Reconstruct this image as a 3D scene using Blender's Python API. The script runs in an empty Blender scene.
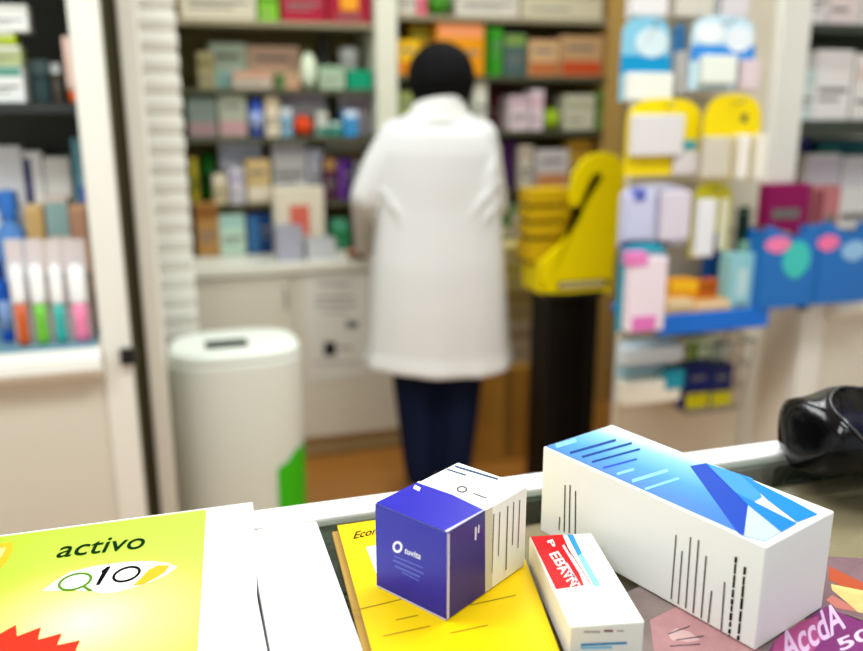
import bpy, bmesh, math, random
from mathutils import Vector as V, Matrix as M
random.seed(4)
SC = bpy.context.scene
COL = SC.collection
R = math.radians
PI = math.pi

# ------------------------------------------------------------------ camera
CAMZ, PITCH, YAW, FPX = 1.45, R(14.8), R(17.0), 850.0
CX, CY = 431.5, 325.5
fwd = V((math.sin(YAW)*math.cos(PITCH), math.cos(YAW)*math.cos(PITCH), -math.sin(PITCH)))
rgt = V((math.cos(YAW), -math.sin(YAW), 0))
upv = rgt.cross(fwd)
EYE = V((0, 0, CAMZ))
def ray(px, py): return fwd*FPX + rgt*(px-CX) - upv*(py-CY)
def hit(px, py, p, n):
    d = ray(px, py); n = V(n)
    return EYE + d*((V(p)-EYE).dot(n)/d.dot(n))
def onz(px, py, z): return hit(px, py, (0, 0, z), (0, 0, 1))
def ony(px, py, y): return hit(px, py, (0, y, 0), (0, 1, 0))

cam = bpy.data.cameras.new('camera')
co = bpy.data.objects.new('camera', cam); COL.objects.link(co)
co.location = EYE
co.rotation_euler = (PI/2-PITCH, 0, -YAW)
cam.sensor_fit = 'HORIZONTAL'; cam.sensor_width = 36; cam.lens = 36*FPX/863
cam.clip_start = .02
cam.dof.use_dof = True
cam.dof.focus_distance = .64
cam.dof.aperture_fstop = 3.4
cam.dof.aperture_blades = 0
SC.camera = co

# ------------------------------------------------------------------ materials
def lin(c):
    c = c/255
    return c/12.92 if c <= .04045 else ((c+.055)/1.055)**2.4
def rgb(c): return (lin(c[0]), lin(c[1]), lin(c[2]), 1)
_m = {}
def mat(c, rough=.5, metal=0, bump=0, bscale=40, var=0, emit=0, sheen=0):
    key = (tuple(c), rough, metal, bump, bscale, var, emit)
    if key in _m: return _m[key]
    m = bpy.data.materials.new('paint_%d_%d_%d' % tuple(c)); m.use_nodes = True
    nt = m.node_tree; b = nt.nodes['Principled BSDF']
    b.inputs['Base Color'].default_value = rgb(c)
    b.inputs['Roughness'].default_value = rough
    b.inputs['Specular IOR Level'].default_value = .03 if rough >= .8 else .12 if rough >= .4 and not metal else .4
    b.inputs['Metallic'].default_value = metal
    if emit:
        b.inputs['Emission Color'].default_value = rgb(c); b.inputs['Emission Strength'].default_value = emit
    if bump or var:
        tc = nt.nodes.new('ShaderNodeTexCoord'); nz = nt.nodes.new('ShaderNodeTexNoise')
        nz.inputs['Scale'].default_value = bscale; nz.inputs['Detail'].default_value = 4
        nt.links.new(tc.outputs['Object'], nz.inputs['Vector'])
        if bump:
            bp = nt.nodes.new('ShaderNodeBump'); bp.inputs['Strength'].default_value = bump; bp.inputs['Distance'].default_value = .01
            nt.links.new(nz.outputs['Fac'], bp.inputs['Height']); nt.links.new(bp.outputs['Normal'], b.inputs['Normal'])
        if var:
            mx = nt.nodes.new('ShaderNodeMixRGB'); mx.blend_type = 'MIX'
            mx.inputs[1].default_value = rgb([v*(1-var) for v in c]); mx.inputs[2].default_value = rgb([min(255, v*(1+var)) for v in c])
            nt.links.new(nz.outputs['Fac'], mx.inputs[0]); nt.links.new(mx.outputs[0], b.inputs['Base Color'])
    _m[key] = m
    return m

def ramp_mat(name, stops, coord='Generated', axis=(1, 0, 0), off=0, rough=.35, spherical=None, coat=0):
    """printed colour gradient that belongs to the print"""
    m = bpy.data.materials.new(name); m.use_nodes = True
    nt = m.node_tree; b = nt.nodes['Principled BSDF']; b.inputs['Roughness'].default_value = rough
    tc = nt.nodes.new('ShaderNodeTexCoord')
    cr = nt.nodes.new('ShaderNodeValToRGB')
    if spherical:
        mp = nt.nodes.new('ShaderNodeVectorMath'); mp.operation = 'SUBTRACT'; mp.inputs[1].default_value = spherical[0]
        sc = nt.nodes.new('ShaderNodeVectorMath'); sc.operation = 'DIVIDE'; sc.inputs[1].default_value = spherical[1]
        ln = nt.nodes.new('ShaderNodeVectorMath'); ln.operation = 'LENGTH'
        nt.links.new(tc.outputs[coord], mp.inputs[0]); nt.links.new(mp.outputs[0], sc.inputs[0]); nt.links.new(sc.outputs[0], ln.inputs[0])
        nt.links.new(ln.outputs['Value'], cr.inputs[0])
    else:
        dt = nt.nodes.new('ShaderNodeVectorMath'); dt.operation = 'DOT_PRODUCT'; dt.inputs[1].default_value = axis
        ad = nt.nodes.new('ShaderNodeMath'); ad.operation = 'ADD'; ad.inputs[1].default_value = off
        nt.links.new(tc.outputs[coord], dt.inputs[0]); nt.links.new(dt.outputs['Value'], ad.inputs[0]); nt.links.new(ad.outputs[0], cr.inputs[0])
    el = cr.color_ramp.elements
    while len(el) < len(stops): el.new(.5)
    for e, (p, c) in zip(el, stops): e.position = p; e.color = rgb(c)
    nt.links.new(cr.outputs[0], b.inputs['Base Color'])
    return m

def glass_mat(name, tint=(235, 245, 238), refl=.5):
    m = bpy.data.materials.new(name); m.use_nodes = True
    nt = m.node_tree; nt.nodes.clear()
    o = nt.nodes.new('ShaderNodeOutputMaterial'); mx = nt.nodes.new('ShaderNodeMixShader')
    t = nt.nodes.new('ShaderNodeBsdfTransparent'); t.inputs[0].default_value = rgb(tint)
    g = nt.nodes.new('ShaderNodeBsdfGlossy'); g.inputs['Roughness'].default_value = .03
    f = nt.nodes.new('ShaderNodeFresnel'); f.inputs[0].default_value = 1.5
    ge = nt.nodes.new('ShaderNodeNewGeometry'); iv = nt.nodes.new('ShaderNodeMath'); iv.operation = 'SUBTRACT'; iv.inputs[0].default_value = 1
    ml = nt.nodes.new('ShaderNodeMath'); ml.operation = 'MULTIPLY'
    nt.links.new(ge.outputs['Backfacing'], iv.inputs[1]); nt.links.new(f.outputs[0], ml.inputs[0]); nt.links.new(iv.outputs[0], ml.inputs[1])
    nt.links.new(ml.outputs[0], mx.inputs[0]); nt.links.new(t.outputs[0], mx.inputs[1]); nt.links.new(g.outputs[0], mx.inputs[2])
    nt.links.new(mx.outputs[0], o.inputs[0])
    return m

# ------------------------------------------------------------------ mesh helpers
def bx(bm, x0, x1, y0, y1, z0, z1, mi=0, bev=0):
    r = bmesh.ops.create_cube(bm, size=1)
    vs = r['verts']
    for v in vs: v.co = V(((x0+x1)/2+v.co.x*(x1-x0), (y0+y1)/2+v.co.y*(y1-y0), (z0+z1)/2+v.co.z*(z1-z0)))
    fs = {f for v in vs for f in v.link_faces}
    for f in fs: f.material_index = mi
    if bev:
        es = list({e for v in vs for e in v.link_edges})
        r = bmesh.ops.bevel(bm, geom=es, offset=bev, segments=2, profile=.5, affect='EDGES')
        for f in r['faces']: f.material_index = mi
def loft(bm, rings, mi=0, cap=True, smooth=True):
    """rings: list of point lists of equal length"""
    vr = [[bm.verts.new(p) for p in r] for r in rings]
    n = len(vr[0]); out = []
    for a, b in zip(vr, vr[1:]):
        for i in range(n):
            f = bm.faces.new((a[i], a[(i+1) % n], b[(i+1) % n], b[i])); f.material_index = mi; f.smooth = smooth; out.append(f)
    if cap:
        for r in (vr[0][::-1], vr[-1]):
            f = bm.faces.new(r); f.material_index = mi
    return out
def lathe(bm, prof, c=(0, 0, 0), n=16, mi=0, sx=1, sy=1):
    rings = [[(c[0]+r*sx*math.cos(2*PI*i/n), c[1]+r*sy*math.sin(2*PI*i/n), c[2]+z) for i in range(n)] for r, z in prof]
    loft(bm, rings, mi)
def tube(bm, pts, rad, n=8, mi=0):
    pts = [V(p) for p in pts]; rings = []
    if not hasattr(rad, '__len__'): rad = [rad]*len(pts)
    ref = None
    for i, p in enumerate(pts):
        d = (pts[min(i+1, len(pts)-1)]-pts[max(i-1, 0)]).normalized()
        if ref is None: ref = d.orthogonal().normalized()
        a = (ref-d*ref.dot(d)).normalized(); ref = a; b = d.cross(a)
        rings.append([p+(a*math.cos(2*PI*k/n)+b*math.sin(2*PI*k/n))*rad[i] for k in range(n)])
    loft(bm, rings, mi)
def ball(bm, c, r, mi=0, sub=2):
    if not hasattr(r, '__len__'): r = (r, r, r)
    q = bmesh.ops.create_icosphere(bm, subdivisions=sub, radius=1)
    for v in q['verts']:
        v.co = V((c[0]+v.co.x*r[0], c[1]+v.co.y*r[1], c[2]+v.co.z*r[2]))
    for f in {f for v in q['verts'] for f in v.link_faces}: f.material_index = mi; f.smooth = True
def capsule(bm, pts, rad):
    """chain of tapered capsules, to be fused by a voxel remesh"""
    pts = [V(p) for p in pts]
    for p, r in zip(pts, rad): ball(bm, p, r)
    for (a, ra), (b, rb) in zip(list(zip(pts, rad)), list(zip(pts, rad))[1:]):
        tube(bm, [a, b], [ra, rb], 14)
def prism(bm, pts, y0, y1, mi=0):
    """outline in (x, z) extruded from y0 to y1"""
    a = [bm.verts.new((x, y0, z)) for x, z in pts]; b = [bm.verts.new((x, y1, z)) for x, z in pts]
    fs = [bm.faces.new(a), bm.faces.new(b[::-1])]
    n = len(pts)
    for i in range(n): fs.append(bm.faces.new((a[i], b[i], b[(i+1) % n], a[(i+1) % n])))
    for f in fs: f.material_index = mi
    if n > 4: bmesh.ops.triangulate(bm, faces=fs[:2], ngon_method='EAR_CLIP')
def obj(name, bm, mats, parent=None, recalc=True):
    if recalc: bmesh.ops.recalc_face_normals(bm, faces=bm.faces)
    me = bpy.data.meshes.new(name); bm.to_mesh(me); bm.free()
    if not isinstance(mats, (list, tuple)): mats = [mats]
    for m in mats: me.materials.append(m)
    o = bpy.data.objects.new(name, me); COL.objects.link(o)
    if parent is not None:
        o.parent = parent
        bpy_inv(o, parent)
    return o
def bpy_inv(o, parent):
    # meshes are built in world coordinates; keep them there under a moved parent
    p = parent; mw = M()
    chain = []
    while p is not None: chain.append(p); p = p.parent
    for c in reversed(chain): mw = mw @ c.matrix_parent_inverse @ c.matrix_basis
    o.matrix_parent_inverse = mw.inverted()
LABELS = set()
def tag(o, label, cat, group=None):
    n = len(label.split()); assert 4 <= n <= 16, (n, label)
    assert group == 'SAME' or label not in LABELS, label
    LABELS.add(label)
    o['label'] = label; o['category'] = cat
    if group: o['group'] = group
    return o
def thing(name, label, cat, loc, group=None):
    o = bpy.data.objects.new(name, None); COL.objects.link(o); o.location = loc; o.empty_display_size = .05
    return tag(o, label, cat, group)
def struct(name, bm, m):
    o = obj(name, bm, m); o['kind'] = 'structure'; return o
def B(): return bmesh.new()

_tx = {}
def text_geo(s, off=.018, shear=0):
    if s not in _tx:
        c = bpy.data.curves.new('t', 'FONT'); c.body = s; c.size = 1; c.resolution_u = 4; c.offset = off; c.shear = shear
        o = bpy.data.objects.new('t', c); COL.objects.link(o)
        dg = bpy.context.evaluated_depsgraph_get(); dg.update()
        me = bpy.data.meshes.new_from_object(o.evaluated_get(dg))
        vs = [v.co.copy() for v in me.vertices]; fs = [list(p.vertices) for p in me.polygons]
        bpy.data.objects.remove(o); bpy.data.curves.remove(c); bpy.data.meshes.remove(me)
        _tx[s] = (vs, fs)
    return _tx[s]
def text(bm, s, p0, p1, ptop, mi, off=.018, shear=0):
    """lettering on a face: baseline start, baseline end and the point above the start at full letter height"""
    vs, fs = text_geo(s, off, shear)
    x0 = min(v.x for v in vs); x1 = max(v.x for v in vs); y1 = max(v.y for v in vs)
    ex = (V(p1)-V(p0))/(x1-x0); ey = (V(ptop)-V(p0))/y1
    nv = [bm.verts.new(V(p0)+ex*(v.x-x0)+ey*v.y) for v in vs]
    for f in fs:
        try: q = bm.faces.new([nv[i] for i in f]); q.material_index = mi
        except ValueError: pass
def poly(bm, pts, mi):
    f = bm.faces.new([bm.verts.new(p) for p in pts]); f.material_index = mi; return f

WHITE = mat((236, 235, 230), .35)
CREAM = mat((226, 221, 206), .45)
BLACK = mat((18, 18, 18), .3)
DARKG = mat((34, 40, 30), .35)
STEEL = mat((150, 150, 148), .3, .8)

# ------------------------------------------------------------------ the room
X0, X1, Y0, Y1, H = -1.9, 3.6, -1.3, 4.0, 2.75
def wood_mat():
    m = bpy.data.materials.new('wood_floor'); m.use_nodes = True
    nt = m.node_tree; b = nt.nodes['Principled BSDF']; b.inputs['Roughness'].default_value = .35
    tc = nt.nodes.new('ShaderNodeTexCoord'); mp = nt.nodes.new('ShaderNodeMapping'); mp.inputs['Scale'].default_value = (1.2, 9, 1)
    w = nt.nodes.new('ShaderNodeTexNoise'); w.inputs['Scale'].default_value = 4; w.inputs['Detail'].default_value = 6
    cr = nt.nodes.new('ShaderNodeValToRGB'); cr.color_ramp.elements[0].color = rgb((150, 92, 30)); cr.color_ramp.elements[1].color = rgb((200, 138, 62))
    nt.links.new(tc.outputs['Object'], mp.inputs[0]); nt.links.new(mp.outputs[0], w.inputs['Vector']); nt.links.new(w.outputs['Fac'], cr.inputs[0])
    nt.links.new(cr.outputs[0], b.inputs['Base Color'])
    return m
b = B(); bx(b, X0-.1, X1+.1, Y0, Y1+.1, -.1, 0); struct('floor', b, wood_mat())
b = B(); bx(b, X0-.1, X1+.1, Y0, Y1+.1, H, H+.1); struct('ceiling', b, mat((240, 240, 236), .8))
b = B(); bx(b, X0-.1, X1+.1, Y1, Y1+.1, 0, H); struct('wall_back', b, mat((196, 186, 160), .8, bump=.1))
b = B(); bx(b, X0-.1, X0, Y0, Y1, 0, H); struct('wall_left', b, mat((236, 238, 236), .8, bump=.1))
b = B(); bx(b, X1, X1+.1, Y0, Y1, 0, H); struct('wall_right', b, mat((236, 238, 236), .8, bump=.1))
# ceiling lamps
def lamp(x, y, w, d, pw, where):
    t = thing('ceiling_light', 'flush white ceiling panel light ' + where, 'light', (x, y, H), 'ceiling panel lights')
    b = B()
    for (a0, a1, c0, c1) in ((x-w/2-.03, x+w/2+.03, y-d/2-.03, y-d/2), (x-w/2-.03, x+w/2+.03, y+d/2, y+d/2+.03), (x-w/2-.03, x-w/2, y-d/2, y+d/2), (x+w/2, x+w/2+.03, y-d/2, y+d/2)):
        bx(b, a0, a1, c0, c1, H-.03, H)
    obj('frame', b, WHITE, t)
    b = B(); bx(b, x-w/2, x+w/2, y-d/2, y+d/2, H-.02, H-.005); obj('diffuser', b, mat((255, 252, 244), .5, emit=1.0), t)
    l = bpy.data.lights.new('panel_lamp', 'AREA'); l.shape = 'RECTANGLE'; l.size = w; l.size_y = d; l.energy = pw; l.color = (.93, .985, 1)
    lo = bpy.data.objects.new('panel_lamp', l); COL.objects.link(lo); lo.location = (x, y, H-.04); lo.parent = t; bpy_inv(lo, t)
LP = 16
lamp(-.75, .95, 1.1, .5, LP*1.75, 'over the left gondola')
lamp(1.1, .95, 1.1, .5, LP*1.75, 'over the aisle before the right gondola')
lamp(-.1, 2.75, 1.1, .4, LP*1.25, 'over the back counter')
lamp(1.5, 2.75, 1.1, .4, LP*1.0, 'over the hanging packs')
lamp(.2, .35, 1.1, .4, LP*.3, 'over the sales counter')
w = bpy.data.worlds.new('world'); SC.world = w; w.use_nodes = True
w.node_tree.nodes['Background'].inputs[0].default_value = (.88, .96, 1, 1)
w.node_tree.nodes['Background'].inputs[1].default_value = 1.0

# ------------------------------------------------------------------ sales counter
ZC = 1.10
RB = onz(300, 508, ZC).y          # far edge of the rail
RF = onz(337, 519.5, ZC).y                      # near edge of the rail
uW0 = onz(259, 600, ZC).x; uG0 = onz(330, 560, ZC).x
NEAR = .22
CL, CR = -1.2, 1.7
ct = thing('sales_counter', 'white sales counter with glass top inset in the foreground', 'counter', ((CL+CR)/2, .46, 0))
b = B(); bx(b, CL, CR, NEAR, RB-.01, .08, ZC-.03); bx(b, CL+.05, CR-.05, NEAR+.05, RB-.05, 0, .08); obj('body', b, WHITE, ct)
b = B(); bx(b, CL, CR, RF, RB, ZC-.03, ZC+.004, bev=.002); obj('edge_rail', b, mat((250, 250, 247), .3), ct)
b = B(); bx(b, uW0+.001, uG0, NEAR, RF-.0015, ZC-.03, ZC+.002, bev=.0012); obj('top_board', b, mat((250, 250, 247), .3), ct)
b = B(); bx(b, CL, uW0-.001, NEAR, RF-.0015, ZC-.03, ZC+.002, bev=.0012); obj('top_board', b, mat((250, 250, 247), .3), ct)
# glass well
b = B(); bx(b, uG0, CR, NEAR, RF, ZC-.03, ZC-.027); obj('tray', b, mat((164, 142, 118), .4), ct)  # beige tone stands in for the cabinets reflected in the glass
b = B()
bx(b, uG0, uG0+.012, NEAR, RF, ZC-.027, ZC-.0045); bx(b, uG0+.012, CR, RF-.010, RF, ZC-.027, ZC-.0045)
obj('tray_lining', b, mat((28, 38, 26), .25, bump=.5, bscale=120, var=.5), ct)
b = B(); bx(b, uG0+.0005, CR, NEAR, RF-.0005, ZC-.004, ZC)
obj('glass_pane', b, glass_mat('counter_glass', (246, 250, 246)), ct)

# ---- lime display board
BT = ZC+.011
bl = onz(-140, 569, ZC)
yb = RB+.001
NB = .36
b = B()
k0_, k1_ = onz(253, 510, BT), onz(259.5, 651, BT); sl_ = (k1_.x-k0_.x)/(k1_.y-k0_.y)
kx = lambda y: k0_.x+sl_*(y-k0_.y)
lo_ = [b.verts.new((x, y, ZC+.0046)) for x, y in ((-.62, NB), (kx(NB), NB), (kx(yb), yb), (-.62, yb))]
hi_ = [b.verts.new((v.co.x, v.co.y, BT)) for v in lo_]
b.faces.new(lo_[::-1]); b.faces.new(hi_)
for i in range(4): b.faces.new((lo_[i], lo_[(i+1) % 4], hi_[(i+1) % 4], hi_[i]))
Z1, Z2, Z3, Z4 = BT+.0002, BT+.0004, BT+.0006, BT+.0008
P = lambda px, py, z=Z1: onz(px, py, z)
e0 = P(207, 515); e1 = P(198, 651); xr0 = e0.x; xr1 = e1.x
yt = yb-.002
poly(b, [(-.6185, yt, Z1), (-.6185, NB+.002, Z1), (xr1-.02, NB+.002, Z1), (xr1, e1.y, Z1), (xr0, yt, Z1)], 1)
# lighter halo swoosh around the logo
def ell(cx, cy, rx, ry, rot, z, n=40, k=1.0):
    out = []
    for i in range(n):
        a = 2*PI*i/n; x, y = rx*math.cos(a), ry*math.sin(a)
        out.append(P(cx+x*math.cos(rot)-y*math.sin(rot), cy+x*math.sin(rot)+y*math.cos(rot), z))
    return out
poly(b, [P(x, y, Z2) for x, y in ((42, 591), (54, 582), (70, 572), (95, 566), (125, 562), (150, 561), (168, 563), (177, 567), (168, 574), (150, 582), (125, 590), (104, 594), (92, 591), (70, 590))], 2)
poly(b, [P(x, y, Z3) for x, y in ((132, 586), (140, 579), (148, 570), (158, 565), (170, 565), (165, 572), (154, 579), (143, 584))], 3)
poly(b, [P(x, y, Z2+.0001) for x, y in ((84, 589.5), (92, 588), (104, 591.5), (118, 590), (132, 586), (120, 592), (104, 594))], 4)
text(b, 'activo', P(56, 557.5, Z3), P(145, 547.5, Z3), P(59, 543, Z3), 5, .006, .25)
def ring(cx, cy, rx, ry, w, rot, z, mi, n=36):
    o = ell(cx, cy, rx, ry, rot, z, n); i_ = ell(cx, cy, rx-w*1.6, ry-w, rot, z, n)
    ov = [b.verts.new(p) for p in o]; iv = [b.verts.new(p) for p in i_]
    for k in range(n):
        f = b.faces.new((ov[k], ov[(k+1) % n], iv[(k+1) % n], iv[k])); f.material_index = mi
ring(75, 581.5, 18, 8.2, 2.0, -.28, Z3, 6)
poly(b, [P(x, y, Z4) for x, y in ((81, 586), (85, 585.4), (93, 590.5), (88, 590.5))], 6)
poly(b, [P(x, y, Z4) for x, y in ((95.5, 585), (99.5, 584.6), (111, 566), (107.5, 566.4), (101, 571), (102, 572.6))], 7)
ring(126.5, 574, 15, 7.2, 1.9, -.32, Z4, 7)
# red starburst
cx, cy = 18, 690
st = [P(x, y, Z3) for x, y in ((-60, 720), (-60, 650), (-38, 640), (-36, 648), (-12, 629), (-10, 639), (16, 624.5), (17, 636), (41, 627), (38, 639.5), (62, 633), (57, 645), (80, 640), (74, 655), (97, 653), (88, 668), (108, 672), (96, 690), (110, 720))]
poly(b, st, 8)
poly(b, [P(x, y, Z2) for x, y in ((-22, 548), (-8, 545), (13, 542), (12, 551), (6, 562), (-2, 571), (-12, 578), (-24, 580))], 3)
poly(b, [P(x, y, Z3) for x, y in ((-20, 553), (-6, 550), (6, 547), (2, 556), (-6, 563), (-20, 570))], 9)
lime = ramp_mat('lime_print', [(0, (224, 228, 170)), (.4, (208, 218, 104)), (.8, (172, 192, 8)), (1, (164, 186, 0))],
                coord='Object', spherical=((onz(85, 622, BT).x, onz(85, 622, BT).y, BT), (.108, .10, 1)), rough=.3)
o = obj('display_board', b, [mat((250, 250, 247), .3), lime, mat((252, 252, 240), .3), mat((236, 166, 20), .5), mat((206, 214, 196), .3),
                             mat((8, 40, 14), .8), mat((80, 130, 24), .8), mat((8, 10, 8), .8), mat((226, 36, 6), .5), mat((250, 226, 120), .3)], recalc=False)
tag(o, 'flat lime green and white activo Q10 display board on the counter', 'display board')

# ---- foreground cartons
def rot2(x, y, a): return x*math.cos(a)-y*math.sin(a), x*math.sin(a)+y*math.cos(a)
def cambase(x, y): return rot2(x, y, -YAW)
class Carton:
    def __init__(s, x, y, yaw, L, W, Hh, z):
        s.o = V((*cambase(x, y), z)); a = yaw-YAW
        s.ex = V((math.cos(a), math.sin(a), 0)); s.ey = V((-math.sin(a), math.cos(a), 0)); s.L, s.W, s.H = L, W, Hh
        s.b = B(); vs = []
        bx(s.b, 0, L, 0, W, 0, Hh, 0, bev=.0012)
        for v in s.b.verts: v.co = s.o+s.ex*v.co.x+s.ey*v.co.y+V((0, 0, v.co.z))
        s.top = (s.o+V((0, 0, Hh+.0003)), V((0, 0, 1)))
        s.left = (s.o-s.ey*.0003, -s.ey)           # j = 0
        s.right = (s.o+s.ex*(L+.0003), s.ex)       # i = 1
        s.f0 = s.left
    def P(s, face, px, py, k=0):
        p, n = getattr(s, face); return hit(px, py, p+n*.00006*k, n)
    def q(s, face, pts, mi, k=0): poly(s.b, [s.P(face, x, y, k) for x, y in pts], mi)
    def line(s, face, p0, p1, w, mi, k=1):
        (x0, y0), (x1, y1) = p0, p1; d = math.hypot(x1-x0, y1-y0); nx, ny = -(y1-y0)/d*w/2, (x1-x0)/d*w/2
        s.q(face, [(x0+nx, y0+ny), (x1+nx, y1+ny), (x1-nx, y1-ny), (x0-nx, y0-ny)], mi, k)
    def loc(s, i, j, k): return s.o+s.ex*(s.L*i)+s.ey*(s.W*j)+V((0, 0, s.H*k))
INK = mat((26, 26, 24), .8); INK2 = mat((110, 106, 98), .5)

# big white carton with blue top
c = Carton(.0912, .6464, R(-53.33), .2021, .0822, .0754, ZC+.0014)
def tl(i, j, k=0): return c.loc(i, j, 1)+V((0, 0, .0003+.00006*k))
f = poly(c.b, [tl(.008, .02), tl(.90, .03), tl(.62, .985), tl(.008, .985)], 1)
c.q('top', [(690, 466), (706, 463), (748, 505), (744, 536), (738, 533)], 2, 1)
c.q('top', [(706, 463), (752, 478), (762, 497), (748, 505)], 6, 3)
c.q('top', [(748, 505), (735, 492), (797, 523), (781, 532)], 4, 6)
c.q('top', [(740, 474), (784, 496), (818, 514), (797, 522), (768, 500)], 5, 4)
c.q('top', [(744, 536), (748, 505), (781, 532), (765, 541)], 7, 5)
for (p0, p1, w_, m_) in (((570, 453), (616, 440), 2.6, 3), ((582, 457), (632, 443), 2.4, 3), ((592, 462), (640, 449), 2.2, 3), ((603, 468), (637, 459), 2, 2),
                        ((617, 474), (634, 469), 2.4, 8), ((632, 481), (668, 470), 3.2, 8), ((645, 489), (679, 478), 2.2, 8), ((556, 446), (576, 440), 4, 8)):
    c.line('top', p0, p1, w_, m_, 1)
for (x0, y0, x1, y1, w_) in ((565, 485, 564, 532, .8), (570, 485, 569, 533, .8), (575.5, 491, 575, 534, .8), (559.5, 517, 559, 530, .7)):
    c.line('left', (x0, y0), (x1, y1), w_*1.3, 9)
for (x0, y0, x1, y1, w_) in ((676, 535, 671, 599, 1.0), (682, 551, 678, 604, 1.0), (690.5, 537, 685.5, 608, 1.1), (698.5, 540, 693, 613, 1.2), (706, 556, 701, 618, 1.2), (711.5, 591, 708, 623, 1.3), (724.5, 582, 721, 631, 1.3)):
    c.line('left', (x0, y0), (x1, y1), w_*1.3, 10)
random.seed(8)
for (x0, y0, x1, y1, w_) in ((736, 557, 729, 636, 2.2), (745, 567, 738, 640, 2.4)):
    t_ = 0
    while t_ < 1:
        l_ = random.uniform(.05, .16); e_ = min(1, t_+l_)
        c.line('left', (x0+(x1-x0)*t_, y0+(y1-y0)*t_), (x0+(x1-x0)*e_, y0+(y1-y0)*e_), w_*random.uniform(.9, 1.25), 9)
        t_ = e_+random.uniform(.01, .03)
gA = c.loc(.1, 0, 1); gd = (c.ey*.96-c.ex*.1).normalized(); s_ = 1/(c.W*1.02)
sky = ramp_mat('carton_blue_print', [(0, (0, 104, 200)), (.3, (14, 132, 216)), (.65, (104, 176, 228)), (1, (226, 236, 244))], coord='Object', axis=tuple(gd*s_), off=-gA.dot(gd)*s_)
o = obj('medicine_carton', c.b, [mat((240, 240, 234), .42), sky, mat((8, 62, 168), .4), mat((8, 60, 124), .6), mat((6, 118, 206), .4), mat((14, 124, 210), .4),
                              mat((60, 140, 214), .4), mat((176, 196, 228), .4), mat((130, 200, 238), .4), INK, INK2], recalc=False)
tag(o, 'long white medicine carton with bright blue printed top', 'carton', 'medicine cartons on the counter')

# yellow booklet
ZY = ZC+.009
a0 = onz(337.6, 526.5, ZY); a1 = onz(372, 651, ZY); a2 = onz(530, 572, ZY); a3 = onz(558, 647, ZY)
dl = (a1-a0).normalized(); dr = (a3-a2).normalized()
yt_ = onz(337, 525.5, ZY).y; TL = a0+dl*((yt_-a0.y)/dl.y); TR = a2+dr*((yt_-a2.y)/dr.y); xl = V((1, 0, 0)); near = .30
b = B()
def slab(pts, z0, z1, mt, ms):
    lo_ = [b.verts.new((p.x, p.y, z0)) for p in pts]; hi_ = [b.verts.new((p.x, p.y, z1)) for p in pts]
    b.faces.new(hi_).material_index = mt; b.faces.new(lo_[::-1]).material_index = ms
    for i in range(4): b.faces.new((lo_[i], lo_[(i+1) % 4], hi_[(i+1) % 4], hi_[i])).material_index = ms
w5 = xl*(.0045 if xl.x < 0 else -.0045)
slab((TL+dl*near, TR+dr*near, TR, TL), ZC+.004, ZY, 0, 1)
slab((TL+dl*near+w5, TR+dr*near, TR, TL+w5), ZC+.0006, ZC+.0039, 1, 1)
Y = lambda px, py, k=1: onz(px, py, ZY+.0002*k)
text(b, 'Econ', Y(353, 539), Y(377, 533.5), Y(356, 531.5), 2)
poly(b, [Y(366, 547), Y(470, 528), Y(500, 560), Y(382, 588)], 3)
for p0, p1 in (((352, 611), (402, 599)), ((396, 620), (418, 615)), ((470, 605), (516, 595)), ((450, 633), (488, 625)), ((383, 636), (430, 626))):
    (x0, y0), (x1, y1) = p0, p1
    poly(b, [Y(x0, y0-.5), Y(x0, y0+.5), Y(x1, y1+.5), Y(x1, y1-.5)], 4)
o = obj('booklet', b, [mat((232, 194, 0), .4), mat((176, 140, 70), .6), INK, mat((248, 246, 236), .4), mat((150, 120, 20), .5)], recalc=False)
tag(o, 'thick yellow booklet lying on the counter glass under the blue box', 'booklet')

# blue and white carton
c = Carton(-.0396, .5483, R(-40.5), .0656, .0933, .0659, ZY+.0004)
k_ = .44
def tl(i, j, k=1): return c.loc(i, j, 1)+V((0, 0, .0003*k))
poly(c.b, [tl(-.001, 0), tl(1.001, 0), tl(1.0, k_), tl(.5, k_+.045), tl(0, k_+.03)], 1)
poly(c.b, [tl(0, k_+.03), tl(.5, k_+.045), tl(1, k_), tl(1, k_+.03), tl(.5, k_+.08), tl(0, k_+.06)], 2)
def fl(i, k): return c.loc(i, 0, k)-c.ey*.0003
poly(c.b, [fl(0, .015), fl(1, .015), fl(1, 1), fl(0, 1)], 1)
def rl(j, k, n=1): return c.loc(1, j, k)+c.ex*(.0003*n)
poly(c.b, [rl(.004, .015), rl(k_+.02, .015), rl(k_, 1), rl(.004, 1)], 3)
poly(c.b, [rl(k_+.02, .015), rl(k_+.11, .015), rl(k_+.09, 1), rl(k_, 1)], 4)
# worn white edges
for pts in ([rl(-.004, .02, 2), rl(.022, .02, 2), rl(.022, .99, 2), rl(-.004, .99, 2)],):
    poly(c.b, pts, 5)
poly(c.b, [tl(.965, .0, 2), tl(1.0, 0, 2), tl(1.0, k_, 2), tl(.985, k_, 2)], 5)
poly(c.b, [fl(0, .0)-c.ey*.0002, fl(1, .0)-c.ey*.0002, fl(1, .022)-c.ey*.0002, fl(0, .022)-c.ey*.0002], 5)
def fring(px, py, rx, ry, w_, mi):
    n = 28; f0 = []
    for r_ in (1, w_):
        f0.append([c.b.verts.new(c.P('left', px+rx*r_*math.cos(2*PI*t/n), py+ry*r_*math.sin(2*PI*t/n), 1)) for t in range(n)])
    for t in range(n):
        c.b.faces.new((f0[0][t], f0[0][(t+1) % n], f0[1][(t+1) % n], f0[1][t])).material_index = mi
fring(397.5, 547, 5, 6, .55, 6)
text(c.b, 'tuvita', c.P('left', 404, 553, 1), c.P('left', 420.5, 559.5, 1), c.P('left', 405, 547.5, 1), 6)
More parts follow.
